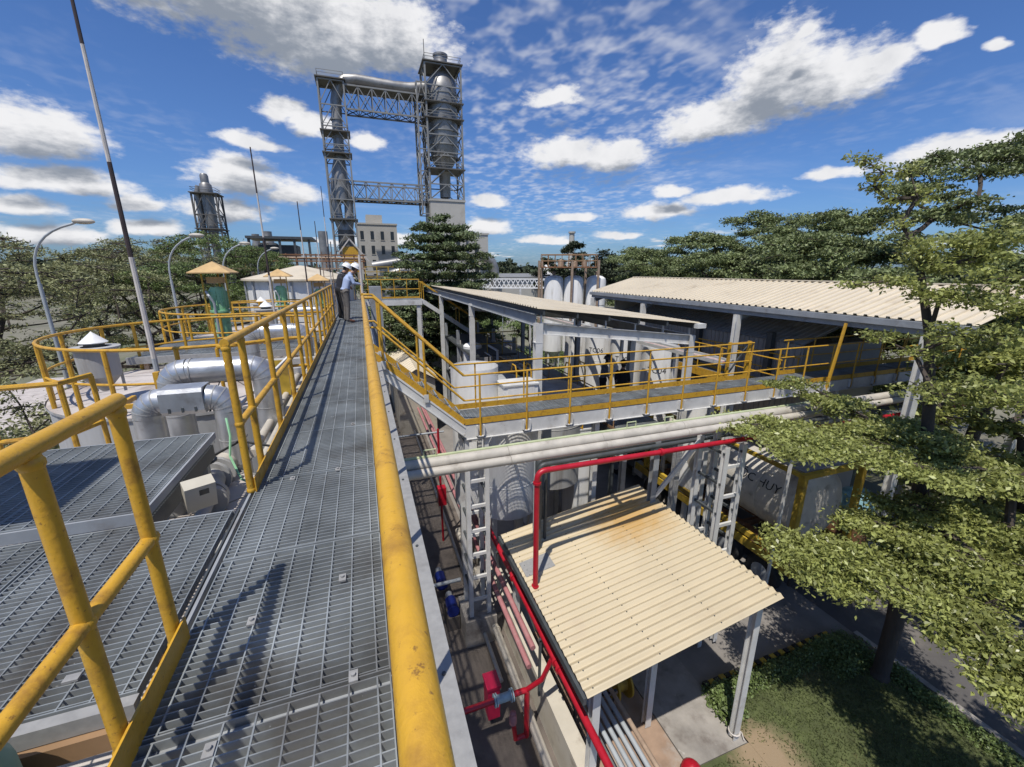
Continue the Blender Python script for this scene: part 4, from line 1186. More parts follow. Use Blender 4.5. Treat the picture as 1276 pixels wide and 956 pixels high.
# ================================================================== tanks under the walkway
def leg_tank(label, cx, cy, r, z0, z1, mat='white', cone=0.35, name='process_tank', legs=4, lid=True, group=None):
    t = thing(name, label, 'tank', (cx, cy, 0), group)
    MB().lathe((cx, cy, 0), [(0.08, z0 - cone), (r, z0), (r, z1)], 36).build('shell', mat, t, smooth='auto')
    for z in (z0 + (z1 - z0) * 0.33, z0 + (z1 - z0) * 0.66):
        MB().lathe((cx, cy, z), [(r, 0), (r + 0.008, 0.004), (r + 0.008, 0.016), (r, 0.02)], 36).build('seam', mat, t, smooth='auto')
    if lid:
        MB().lathe((cx, cy, 0), [(r + 0.01, z1), (r * 0.8, z1 + 0.10), (0.0, z1 + 0.2)], 36).build('dome', mat, t, smooth='auto')
    for k in range(legs):
        a = math.pi / 4 + k * 2 * math.pi / legs
        x, y = cx + (r - 0.1) * math.cos(a), cy + (r - 0.1) * math.sin(a)
        MB().box((x, y, (z0 + 0.1) / 2), (0.14, 0.14, z0 + 0.1)).build('leg', 'steel_white', t)
    return t


leg_tank('white tank behind the walkway corner, left of the pair', 2.62, 10.35, 0.62, 2.5, 6.35, lid=False)
leg_tank('dull grey tank on legs behind the red pipe', 5.25, 11.35, 1.05, 2.3, 5.2, mat='tank_grey')
pb = thing('round_foundation', 'round pale concrete foundation under the white tank', 'foundation', (3.0, 9.6, 0))
MB().lathe((3.3, 9.2, 0), [(1.2, 0.0), (1.2, 0.45), (1.1, 0.5), (0, 0.5)], 28).build('base_ring', 'concrete', pb, smooth='auto')
for i, (x, y, w, l, h, lab) in enumerate(((3.6, 9.75, 0.9, 0.6, 5.95, 'white cabinet panel standing right of the white tank'), (5.4, 12.6, 1.2, 1.0, 3.6, 'white cubicle in the shade below the canopy'),
                                          (6.2, 11.0, 0.7, 0.8, 4.0, 'pale control cubicle behind the canopy corner column'))):
    t = thing('cabinet', lab, 'cabinet', (x, y, 0))
    zb = 5.2 if i == 0 else 0.0
    MB().box((x, y, (h + zb) / 2), (w, l, h - zb)).build('cabinet_body', 'white', t)
    MB().box((x, y, h + 0.02), (w + 0.06, l + 0.06, 0.04)).build('cabinet_top', 'steel_white', t)
    MB().box((x - 0.01, y - l / 2 - 0.008, h - 0.36), (w * 0.8, 0.016, 0.6)).build('door', 'white', t)
# numbered vertical tanks


def text_faces(s, size):
    cu = bpy.data.curves.new('lettering', 'FONT')
    cu.body = s
    cu.size = size
    cu.resolution_u = 2
    o = bpy.data.objects.new('lettering_tmp', cu)
    COL.objects.link(o)
    dg = bpy.context.evaluated_depsgraph_get()
    me = bpy.data.meshes.new_from_object(o.evaluated_get(dg))
    vs = [tuple(v.co) for v in me.vertices]
    fs = [tuple(p.vertices) for p in me.polygons]
    bpy.data.objects.remove(o)
    bpy.data.curves.remove(cu)
    bpy.data.meshes.remove(me)
    w = max(v[0] for v in vs)
    return [(v[0] - w / 2, v[1]) for v in vs], fs


def wrap_text_vertical(parent, s, size, cx, cy, r, z, ang, mat='black_paint'):
    vs, fs = text_faces(s, size)
    out = []
    for (x, y) in vs:
        a = ang + x / r
        out.append((cx + (r + 0.006) * math.cos(a), cy + (r + 0.006) * math.sin(a), z + y))
    return MB().add(out, fs).build('lettering', mat, parent)


for i, (y, s, lab) in enumerate(((13.6, 'TC04', 'nearest of the three numbered white tanks, marked TC04'), (15.9, 'TC05', 'middle one of the three numbered white tanks, marked TC05'), (18.2, 'TC06', 'farthest of the three numbered white tanks, marked TC06'))):
    t = leg_tank(lab, 11.15, y, 0.72, 1.6, 5.85, lid=False, name='numbered_tank', group='numbered tanks under the pipe rack')
    wrap_text_vertical(t, s, 0.32, 11.15, y, 0.72, 4.85, R(224))
leg_tank('plain white tank beyond the numbered ones', 11.15, 20.5, 0.72, 1.6, 5.85, lid=False, name='numbered_tank', group='numbered tanks under the pipe rack')
leg_tank('low white tank end right of the canopy column', 10.4, 10.6, 0.5, 1.2, 4.9, name='numbered_tank', group='numbered tanks under the pipe rack')
leg_tank('white tank with pale cone bottom under the walkway behind the ladder tower', 3.35, 9.95, 0.85, 2.4, 5.1, cone=0.3)

# pipe tray with rails above them
tr = thing('pipe_tray', 'pale pipe tray running back above the numbered tanks', 'pipe rack', (9.6, 16, 6.2))
for x in (9.88, 10.32):
    MB().span((x - 0.015, 9.3, 6.04), (x + 0.015, 26, 6.16)).build('tray_side', 'steel_white', tr)
MB().span((9.90, 9.3, 6.035), (10.10, 26, 6.045)).build('tray_shadow_plate', 'steel_grey', tr)  # sheet added so the tray casts a solid shadow band on the tanks
for i in range(8):
    MB().span((9.90, 9.5 + i * 2.2, 6.05), (10.30, 9.56 + i * 2.2, 6.07)).build('tray_rung', 'steel_white', tr)
for x, m in ((9.97, 'pink'), (10.05, 'beige')):
    MB().tube([(x, 9.3, 6.12), (x, 26, 6.12)], 0.035, 8).build('pipe', m, tr, smooth='auto')
for y in (11.6, 14.75, 19.4, 25):
    MB().ibeam((10.1, y, 0.02), (10.1, y, 6.03), 0.11, 0.11).build('tray_post', 'steel_white', tr)
SZ = 4.95
sw = thing('side_walkway', 'side walkway with yellow rails running back under the warehouse eave', 'walkway', (12.7, 16, SZ))
m1 = None
for i in range(12):
    o = panel(sw, 12.36, 9.3 + i * 0.97, SZ, 0.72, 0.965, m1)
    m1 = m1 or o
MB().span((12.33, 9.25, SZ - 0.2), (12.35, 21.0, SZ + 0.1)).build('side_channel', 'yellow', sw)
MB().span((13.09, 9.25, SZ - 0.2), (13.11, 21.0, SZ + 0.1)).build('side_channel', 'yellow', sw)
railing('left yellow rail of the side walkway beside the warehouse', [(12.33, 9.3, SZ), (12.33, 20.9, SZ)], [(12.33, 9.35 + i * 1.15, SZ) for i in range(11)], h=1.06, mids=(0.53,), r=0.022, toe=0, smooth_n=6)
railing('right yellow rail of the side walkway beside the warehouse', [(13.12, 9.3, SZ), (13.12, 20.9, SZ)], [(13.12, 9.35 + i * 1.15, SZ) for i in range(11)], h=1.06, mids=(0.53,), r=0.022, toe=0, smooth_n=6)

# ================================================================== canopy
cn = thing('canopy', 'long lean-to canopy with cream top and pale steel frame in the middle', 'canopy', (6.5, 19, 0))


def cnz(x):
    return 7.86 - (x - 4.0) * 0.112


for k in range(14):
    y0 = 9.42 + k * 1.47
    MB().sheet((4.0, y0, cnz(4.0) + 0.003 * (k % 2)), (0, 1.48, 0), (5.05, 0, cnz(9.05) - cnz(4.0)), 8, trap(0.03), 0.006).build('roof_sheet', 'cream', cn)
for i in range(6):
    x = 4.15 + i * 0.93
    MB().span((x, 9.44, cnz(x) - 0.16), (x + 0.05, 29.9, cnz(x) - 0.03)).build('purlin', 'steel_dark', cn)
for y in (9.62, 16.4, 23.2, 29.6):
    MB().ibeam((4.15, y, cnz(4.15) - 0.50), (8.95, y, cnz(8.95) - 0.50), 0.14, 0.28).build('rafter', 'steel_white', cn)
    for i in range(6):
        x = 4.17 + i * 0.93
        MB().span((x, y - 0.03, cnz(x) - 0.36), (x + 0.02, y + 0.03, cnz(x) - 0.03)).build('cleat', 'steel_white', cn)
    for x in (4.1, 8.9):
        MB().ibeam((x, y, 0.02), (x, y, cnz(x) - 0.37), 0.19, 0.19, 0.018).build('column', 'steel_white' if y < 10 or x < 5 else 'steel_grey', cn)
        MB().span((x - 0.10, y - 0.10, cnz(x) - 0.86), (x + 0.10, y + 0.10, cnz(x) - 0.84)).build('end_plate', 'steel_white', cn)
MB().ibeam((4.1, 9.75, cnz(4.1) - 0.30), (4.1, 29.5, cnz(4.1) - 0.30), 0.15, 0.30).build('side_beam', 'steel_grey', cn)
MB().ibeam((8.9, 9.75, cnz(8.9) - 0.5), (8.9, 29.5, cnz(8.9) - 0.5), 0.15, 0.30).build('side_beam', 'steel_grey', cn)
MB().span((8.82, 9.30, cnz(9.0) - 0.13), (9.12, 29.9, cnz(9.0) - 0.005)).build('gutter', 'steel_white', cn)
MB().ibeam((8.9, 12.4, 0.02), (8.9, 12.4, cnz(8.9) - 0.6), 0.2, 0.2).build('column', 'steel_white', cn)
# mezzanine under the canopy
mz = thing('mezzanine', 'dark steel mezzanine deck below the canopy carrying two more men', 'platform', (7.9, 15, 4.0))
m2 = None
for i in range(14):
    o = panel(mz, 7.0, 10.2 + i * 0.97, 4.0, 1.75, 0.965, m2)
    m2 = m2 or o
for x in (6.98, 8.78):
    MB().span((x - 0.04, 10.2, 3.78), (x, 23.8, 3.97)).build('edge_beam', 'steel_dark', mz)
for (x, y) in ((7.05, 10.4), (8.7, 10.4), (7.05, 15), (8.7, 15), (7.05, 20), (8.7, 20)):
    MB().box((x, y, 1.9), (0.1, 0.1, 3.75)).build('leg', 'steel_dark', mz)
railing('dark rail on the left edge of the mezzanine', [(6.95, 10.2, 4.0), (6.95, 23.7, 4.0)], [(6.95, 10.3 + i * 1.2, 4.0) for i in range(12)], h=1.05, mids=(0.5,), r=0.022, toe=0.1, mat='rail_brown', smooth_n=6)
lt = thing('ladder_tray', 'pale ladder-shaped cable tray leading back below the canopy', 'cable tray', (6.3, 14, 4.6))
for x in (6.2, 6.55):
    MB().span((x, 9.6, 4.60), (x + 0.02, 24, 4.68)).build('tray_side', 'steel_white', lt)
for i in range(34):
    MB().span((6.22, 9.7 + i * 0.42, 4.61), (6.55, 9.76 + i * 0.42, 4.64)).build('tray_rung', 'steel_white', lt)
for y in (10.5, 15, 19.5, 23.6):
    MB().box((6.38, y, 2.3), (0.09, 0.09, 4.6)).build('tray_post', 'steel_dark', lt)
# vessels and piping in the shade
for i, (x, y, r, z0, z1, m, lab) in enumerate(((4.9, 14.5, 0.5, 1.0, 4.8, 'steel_grey', 'slim grey vessel in the shade behind the first canopy column'), (5.6, 17.2, 0.55, 1.0, 4.6, 'tank_grey', 'grey vessel in the middle of the shaded plant'),
                                               (4.9, 19.6, 0.45, 1.0, 5.2, 'white', 'white slim vessel at the far left below the canopy'), (5.5, 22.4, 0.5, 1.0, 4.4, 'steel_grey', 'last grey vessel deep below the canopy'))):
    leg_tank(lab, x, y, r, z0, z1, mat=m, name='process_vessel', group='vessels below the canopy')
pr = thing('process_piping', 'tangle of dark pipes between the vessels below the canopy', 'pipe', (5.2, 16, 3))
rnd = random.Random(5)
for i in range(26):
    x, y, z = rnd.uniform(4.4, 6.0), rnd.uniform(10.8, 23), rnd.uniform(1.5, 5.0)
    r = rnd.choice((0.03, 0.04, 0.055))
    pts = [(x, y, z)]
    for k in range(3):
        ax = rnd.choice((0, 1, 2))
        q = list(pts[-1])
        q[ax] += rnd.choice((-1, 1)) * rnd.uniform(0.5, 1.6)
        q[2] = max(0.3, min(5.3, q[2]))
        q[0] = max(4.3, min(6.1, q[0]))
        if (Vector(q) - Vector(pts[-1])).length > 0.3:
            pts.append(tuple(q))
    if len(pts) > 1:
        MB().tube(pts, r, 8).build('pipe', rnd.choice(('steel_dark', 'steel_grey', 'beige', 'steel_white', 'rust_light')), pr, smooth='auto')
fr = thing('two_storey_rack', 'dark steel rack with two floors at the back of the canopy', 'rack', (5.2, 21, 0))
for x in (4.5, 6.4):
    for y in (17.8, 21, 24.2):
        MB().box((x, y, 2.9), (0.14, 0.14, 5.8)).build('post', 'steel_grey', fr)
for z in (3.0, 5.0):
    MB().span((4.4, 17.7, z), (6.5, 24.3, z + 0.1)).build('floor_plate', 'steel_dark', fr)
    railing('brown rail on the %s floor of the dark frame' % ('lower' if z < 4 else 'upper'), [(4.4, 17.7, z + 0.1), (6.5, 17.7, z + 0.1)], [(4.4 + i * 0.7, 17.7, z + 0.1) for i in range(4)], h=1.0, mids=(0.5,), r=0.02, toe=0, mat='yellow_dirty', smooth_n=6)
# caged yellow ladder heads by the white tank
for i, (x, y, lab) in enumerate(((4.0, 10.9, 'curled yellow ladder grab rail beside the white cabinet'), (5.6, 10.6, 'second curled yellow grab rail right of the white cabinet'))):
    t = thing('grab_rail', lab, 'railing', (x, y, 5.0))
    for dx in (0, 0.45):
        MB().tube([(x + dx, y, 4.0), (x + dx, y, 5.9), (x + dx, y + 0.1, 6.1), (x + dx, y + 0.35, 6.1), (x + dx, y + 0.45, 5.9)], 0.022, 8).build('grab_bar', 'yellow', t, smooth='auto')
    for k in range(6):
        MB().tube([(x, y, 4.1 + k * 0.3), (x + 0.45, y, 4.1 + k * 0.3)], 0.015, 6).build('rung', 'yellow', t, smooth='auto')

# ------------------------------------------------------------------ far cross platform and stair
fp = thing('far_platform', 'far grating platform with white beam crossing right at walkway level', 'platform', (1.6, 24.6, DK))
panel(fp, 0.25, 24.2, DK, 1.5, 0.9)
panel(fp, 1.77, 24.2, DK, 1.4, 0.9)
MB().span((0.24, 24.14, DK - 0.32), (3.2, 24.18, DK - 0.03)).build('edge_beam', 'steel_white', fp)
for x in (3.0, 3.15):
    MB().ibeam((x, 24.3 + (x - 3) * 4, 0), (x, 24.3 + (x - 3) * 4, DK - 0.33), 0.2, 0.2).build('column', 'steel_white', fp)
railing('yellow rail on the far cross platform', [(0.3, 25.1, DK), (2.2, 25.1, DK), (3.2, 25.1, DK - 0.0)], [(0.4 + i * 0.7, 25.1, DK) for i in range(5)], h=1.05, mids=(0.52,), r=0.024, toe=0.1, smooth_n=6)
fs = thing('far_stair', 'white stair descending behind the canopy columns', 'stair', (4.5, 24.6, 5))
for y in (24.2, 25.1):
    MB().beam((3.2, y, DK - 0.1), (6.4, y, 4.9), 0.05, 0.22).build('stringer', 'steel_white', fs)
    MB().tube([(3.2, y, DK + 0.95), (6.4, y, 5.9)], 0.025, 6).build('hand_rail', 'yellow', fs, smooth='auto')
    for k in range(4):
        c = Vector((3.3, y, DK - 0.1)).lerp(Vector((6.3, y, 4.95)), k / 3)
        MB().tube([c, c + Vector((0, 0, 1.05))], 0.022, 6).build('post', 'yellow', fs, smooth='auto')
for k in range(10):
    c = Vector((3.35, 24.65, DK - 0.15)).lerp(Vector((6.25, 24.65, 4.98)), k / 9)
    MB().box(tuple(c), (0.24, 0.86, 0.03)).build('tread', 'galv', fs)
tag(MB().span((0.28, 15.9, 0), (0.68, 16.3, 8.2)).build('duct_column', 'steel_grey'), 'square grey duct column right of the two men', 'column')
wp = thing('pole', 'slim white vertical pipe at the stair head beside the men', 'pole', (0.0, 9.15, DK))
MB().tube([(0.03, 9.2, DK), (0.03, 9.2, DK + 1.85)], 0.024, 10).build('shaft', 'pole_white', wp, smooth='auto')
for (x0, x1, y0, y1, z0, zr, lab) in ((1.2, 3.6, 22, 33, 3.0, 3.7, 'long low cream roof behind the stair'), (4.2, 9.5, 33, 41, 3.0, 3.9, 'cream roof beyond the end of the canopy')):
    t = thing('low_building', lab, 'building', ((x0 + x1) / 2, (y0 + y1) / 2, 0))
    MB().span((x0 + 0.2, y0 + 0.2, 0), (x1 - 0.2, y1 - 0.2, z0)).build('wall', 'cream_wall', t)
    xm = (x0 + x1) / 2
    for yy in (y0 + 0.2, y1 - 0.2):
        MB().add([(x0 + 0.2, yy - 0.03, z0 + 0.002), (x1 - 0.2, yy - 0.03, z0 + 0.002), (xm, yy - 0.03, zr - 0.06), (x0 + 0.2, yy + 0.03, z0 + 0.002), (x1 - 0.2, yy + 0.03, z0 + 0.002), (xm, yy + 0.03, zr - 0.06)],
                 [(0, 1, 2), (5, 4, 3), (0, 3, 4, 1), (1, 4, 5, 2), (2, 5, 3, 0)]).build('gable', 'cream_wall', t)
    n = 4
    for k in range(n):
        ya, yb = y0 + (y1 - y0) * k / n, y0 + (y1 - y0) * (k + 1) / n
        MB().sheet((x0, ya, z0), (0, yb - ya, 0), (xm - x0, 0, zr - z0), 6, trap(0.03)).build('roof_sheet', 'cream', t)
        MB().sheet((x1, ya, z0), (0, yb - ya, 0), (xm - x1, 0, zr - z0), 6, trap(0.03)).build('roof_sheet', 'cream', t)

# ================================================================== warehouse
wh = thing('warehouse', 'warehouse with long cream ribbed roof at right', 'building', (14.8, 13, 0))
EX, EZ, RX, RZ = 12.15, 7.62, 14.9, 8.36
for k in range(1, 17):
    y0 = 4.0 + k * 1.0
    MB().sheet((EX, y0, EZ + 0.003 * (k % 2)), (0, 1.0, 0), (RX - EX, 0, RZ - EZ), 4, trap(0.045), 0.008).build('roof_sheet', 'cream', wh)
    MB().sheet((17.6, y0, EZ + 0.003 * (k % 2)), (0, 1.0, 0), (RX - 17.6, 0, RZ - EZ), 4, trap(0.045), 0.008).build('roof_sheet', 'cream', wh)
MB().beam((RX, 5.0, RZ + 0.035), (RX, 21.0, RZ + 0.035), 0.25, 0.03).build('ridge_cap', 'cream', wh)
MB().span((EX - 0.1, 5.0, EZ - 0.17), (EX + 0.06, 21.05, EZ - 0.02)).build('gutter', 'steel_grey', wh)
MB().span((EX + 0.02, 5.0, EZ - 0.32), (EX + 0.12, 21.0, EZ - 0.175)).build('eave_beam', 'steel_grey', wh)
for y in (5.75, 11.0, 16.2, 20.7):
    MB().ibeam((EX - 0.05, y, 0.02), (EX - 0.05, y, EZ - 0.33), 0.2, 0.18, 0.016).build('column', 'steel_white', wh)
    MB().ibeam((EX + 0.1, y, EZ - 0.42), (RX, y, RZ - 0.30), 0.12, 0.22).build('rafter', 'steel_grey', wh)
for k in range(5, 16):
    MB().sheet((13.3, 4.4 + k * 1.0, 6.42), (0, 1.0, 0), (1.75, 0, 0.55), 4, trap(0.03), 0.006).build('lower_roof_sheet', 'tank_grey', wh)
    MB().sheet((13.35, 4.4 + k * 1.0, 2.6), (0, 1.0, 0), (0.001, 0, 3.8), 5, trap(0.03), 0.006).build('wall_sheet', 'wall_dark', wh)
MB().span((15.06, 9.4, 6.98), (15.1, 20.4, 7.09)).build('daylight_strip', 'white', wh)  # white band painted in for the bright daylight gap below the eave
for y in (10.5, 13.8, 18.6):
    MB().box((13.2, y, 5.5), (0.2, 0.2, 2.4)).build('inner_post', 'steel_dark', wh)
MB().span((13.36, 20.4, 0.0), (17.4, 20.5, EZ - 0.1)).build('gable_wall', 'cream_wall', wh)
MB().span((17.3, 9.5, 0.0), (17.4, 20.4, EZ - 0.1)).build('back_wall', 'cream_wall', wh)
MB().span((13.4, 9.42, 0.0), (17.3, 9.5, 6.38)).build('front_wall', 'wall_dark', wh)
MB().ibeam((17.3, 5.75, 0.0), (17.3, 5.75, EZ - 0.2), 0.2, 0.18).build('column', 'steel_white', wh)
yp = thing('yellow_prop', 'slanting yellow prop between the side rails and the warehouse eave', 'post', (12.1, 7.4, CZ))
MB().beam((11.8, 7.5, CZ), (12.05, 7.5, 7.4), 0.055).build('shaft', 'yellow', yp)

# ================================================================== white silos
si = None
for (x, y, lab) in ((14.45, 30.9, 'left white silo under the brown gantry'), (15.85, 30.2, 'middle white silo under the brown gantry'), (17.5, 29.6, 'right white silo beside the warehouse gable')):
    t = thing('silo', lab, 'silo', (x, y, 0), 'white silos under the gantry')
    MB().lathe((x, y, 0), [(0.1, 1.7), (0.74, 2.4), (0.76, 2.4), (0.76, 7.95), (0.70, 8.15), (0.45, 8.32), (0.0, 8.4)], 32).build('shell', 'white', t, smooth='auto')
    for z in (4.2, 6.1):
        MB().lathe((x, y, z), [(0.76, 0), (0.772, 0.01), (0.772, 0.03), (0.76, 0.04)], 32).build('seam', 'tank_grey', t, smooth='auto')
    MB().lathe((x, y, 8.36), [(0.12, 0), (0.12, 0.25), (0.2, 0.26), (0.2, 0.3), (0, 0.31)], 14).build('nozzle', 'rust_light', t, smooth='auto')
    for k in range(4):
        a = k * math.pi / 2 + 0.6
        MB().box((x + 0.6 * math.cos(a), y + 0.6 * math.sin(a), 1.25), (0.12, 0.12, 2.5)).build('leg', 'steel_white', t)
gg = thing('gantry', 'rusty brown gantry with railing over the white silos', 'gantry', (15.5, 30.0, 0))
for (x, y) in ((13.45, 31.0), (15.2, 29.3), (17.0, 28.5), (17.2, 30.8), (13.6, 31.9)):
    MB().box((x, y, 4.75), (0.14, 0.14, 9.5)).build('post', 'rust_light', gg)
MB().box((15.3, 30.1, 8.98), (4.2, 1.6, 0.10), rz=R(-26)).build('deck', 'rust', gg)
k = Matrix.Rotation(R(-26), 3, 'Z')
for s in (-1, 1):
    for z in (9.45, 9.9):
        a = Vector((15.3, 30.1, z)) + k @ Vector((-2.1, 0.8 * s, 0)); b = Vector((15.3, 30.1, z)) + k @ Vector((2.1, 0.8 * s, 0))
        MB().tube([a, b], 0.03, 6).build('rail', 'rail_brown', gg)
    for i in range(9):
        p = Vector((15.3, 30.1, 9.0)) + k @ Vector((-2.1 + i * 0.525, 0.8 * s, 0))
        MB().tube([p, p + Vector((0, 0, 0.92))], 0.028, 6).build('rail_post', 'rail_brown', gg)
for (dx, h, r) in ((-0.6, 0.55, 0.22), (0.5, 0.4, 0.18), (1.2, 0.5, 0.16)):
    p = Vector((15.3, 30.1, 9.03)) + k @ Vector((dx, 0, 0))
    MB().lathe(tuple(p), [(0, h), (r, h * 0.85), (r, 0), (0, 0)], 14).build('gear_unit', 'rust_light', gg, smooth='auto')
ms = thing('chimney_mast', 'slender cream chimney mast rising behind the gantry', 'chimney', (54.9, 106.7, 0))
MB().lathe((54.9, 106.7, 0), [(1.7, 0), (1.3, 10.5), (1.0, 11), (0.75, 12), (0.7, 18.3), (0.95, 18.4), (0.95, 18.8), (0, 18.8)], 16).build('stack', 'plaster', ms, smooth='auto')

# ================================================================== tanker trailer
tk = thing('tank_truck', 'tank container truck with yellow frame parked under the tree', 'truck', (11.05, 9.5, 0))
X0, X1, Y0, Y1, ZB, ZT = 9.88, 12.22, 6.35, 12.4, 1.32, 3.88
for x in (X0 + 0.07, X1 - 0.07):
    for y in (Y0 + 0.07, Y1 - 0.07):
        MB().box((x, y, (ZB + ZT) / 2), (0.15, 0.15, ZT - ZB)).build('corner_post', 'yellow_dirty', tk)
    MB().span((x - 0.05, Y0 + 0.15, ZT - 0.12), (x + 0.05, Y1 - 0.15, ZT - 0.02)).build('top_rail', 'yellow_dirty', tk)
    MB().span((x - 0.06, Y0 + 0.15, ZB + 0.02), (x + 0.06, Y1 - 0.15, ZB + 0.16)).build('bottom_rail', 'yellow_dirty', tk)
for y in (Y0 + 0.07, Y1 - 0.07):
    MB().span((X0 + 0.15, y - 0.06, ZT - 0.14), (X1 - 0.15, y + 0.06, ZT - 0.02)).build('end_beam', 'yellow_dirty', tk)
    MB().span((X0 + 0.15, y - 0.06, ZB), (X1 - 0.15, y + 0.06, ZB + 0.16)).build('end_beam', 'yellow_dirty', tk)
MB().span((X0 + 0.2, Y0 + 0.16, ZT - 0.03), (X1 - 0.2, Y0 + 0.9, ZT - 0.01)).build('top_plate', 'galv_plate', tk)
for i in range(6):
    MB().span((X0 + 0.85, Y0 + 1.1 + i * 0.8, ZT - 0.05), (X0 + 1.5, Y0 + 1.75 + i * 0.8, ZT - 0.03)).build('catwalk_plate', 'steel_dark', tk)
TC = (11.05, 2.62, 1.06)
b = MB()
n = 36
prof = [(Y0 + 0.2, 0.5), (Y0 + 0.24, 0.85), (Y0 + 0.36, 1.03), (Y0 + 0.5, TC[2]), (Y1 - 0.5, TC[2]), (Y1 - 0.36, 1.03), (Y1 - 0.2, 0.5)]
b.tube([(TC[0], p[0], TC[1]) for p in prof], [p[1] for p in prof], n)
tank_o = b.build('tank_shell', 'tank_steel', tk, smooth='auto')
for y in (Y0 + 1.3, Y0 + 2.6, Y0 + 3.9, Y0 + 5.1):
    MB().tube([(TC[0], y, TC[1]), (TC[0], y + 0.06, TC[1])], TC[2] + 0.012, n).build('tank_band', 'tank_steel', tank_o, smooth='auto')
MB().lathe((11.05, 9.3, 3.6), [(0.3, 0), (0.3, 0.16), (0.34, 0.17), (0.34, 0.2), (0, 0.24)], 18).build('manhole', 'steel_grey', tk, smooth='auto')
vs, fcs = text_faces('L\u1ed8C HUY', 0.34)
out = []
for (x, y) in vs:   # reads towards the rear of the trailer, wrapped on the left flank
    a = R(162) - y / TC[2]
    out.append((TC[0] + (TC[2] + 0.008) * math.cos(a), 7.75 - x, TC[1] + (TC[2] + 0.008) * math.sin(a)))
MB().add(out, fcs).build('lettering', 'black_paint', tank_o)
MB().span((10.35, Y0 - 0.1, 0.95), (10.55, 15.0, 1.28)).build('chassis_beam', 'rust', tk)
MB().span((11.55, Y0 - 0.1, 0.95), (11.75, 15.0, 1.28)).build('chassis_beam', 'rust', tk)
for i in range(4):
    MB().span((9.9, Y0 + 0.1 + i * 1.8, 1.1), (12.2, Y0 + 0.22 + i * 1.8, 1.29)).build('cross_member', 'rust', tk)
for x in (9.86, 12.18):
    MB().span((x, Y0 - 0.1, 1.02), (x + 0.06, 12.9, 1.28)).build('side_rail', 'yellow_dirty', tk)


def wheel(x, y, r=0.5, w=0.28):
    o = MB().tube([(x - w / 2, y, r), (x - w / 2 + 0.04, y, r), (x + w / 2 - 0.04, y, r), (x + w / 2, y, r)], [r - 0.05, r, r, r - 0.05], 24).build('wheel', 'rubber', tk, smooth='auto')
    s = -1 if x < 11 else 1
    MB().tube([(x + s * w / 2, y, r), (x + s * (w / 2 + 0.02), y, r)], [r * 0.55, r * 0.3], 18).build('rim', 'steel_grey', o, smooth='auto')


for y in (7.1, 8.35, 11.9, 14.4):
    for x in (10.08, 12.02):
        wheel(x, y)
MB().span((9.95, 6.25, 0.7), (10.3, 6.32, 1.0)).build('mud_flap', 'rubber', tk)
MB().span((11.8, 6.25, 0.7), (12.15, 6.32, 1.0)).build('mud_flap', 'rubber', tk)
cbm = MB()
cv = [(9.95, 13.1, 0.9), (12.15, 13.1, 0.9), (12.15, 15.4, 0.9), (9.95, 15.4, 0.9), (9.98, 13.15, 3.1), (12.12, 13.15, 3.1), (12.1, 15.0, 3.1), (10.0, 15.0, 3.1), (12.15, 15.4, 2.0), (9.95, 15.4, 2.0)]
cbm.add(cv, [(0, 3, 2, 1), (0, 1, 5, 4), (4, 5, 6, 7), (2, 3, 9, 8), (8, 9, 7, 6), (1, 2, 8, 6, 5), (0, 4, 7, 9, 3)])
cab = cbm.build('cab', 'steel_dark', tk)
MB().span((9.955, 13.9, 2.05), (9.97, 14.9, 2.8)).build('side_window', 'window', cab)
MB().span((9.93, 13.8, 1.0), (9.96, 15.0, 1.9)).build('door', 'steel_dark', cab)
MB().span((9.9, 12.45, 0.75), (10.2, 13.0, 1.25)).build('fuel_tank', 'clad', tk)
# teal wrapped bundle behind the truck
tb = thing('wrapped_bundle', 'pale blue plastic wrapped bundle beyond the truck', 'bundle', (13.6, 7.2, 0))
b = MB()
rr = random.Random(3)
b.lathe((13.7, 7.2, 1.3), [(0.0, 0), (0.45, 0.05), (0.5, 0.5), (0.42, 0.9), (0.2, 1.05), (0, 1.08)], 14)
b.v = [(p[0] + rr.uniform(-.06, .06), p[1] + rr.uniform(-.06, .06), p[2] + rr.uniform(-.05, .05)) for p in b.v]
b.build('wrap', 'teal_bag', tb)
MB().span((13.2, 6.7, 0), (14.2, 7.7, 1.3)).build('crate_base', 'rust', tb)


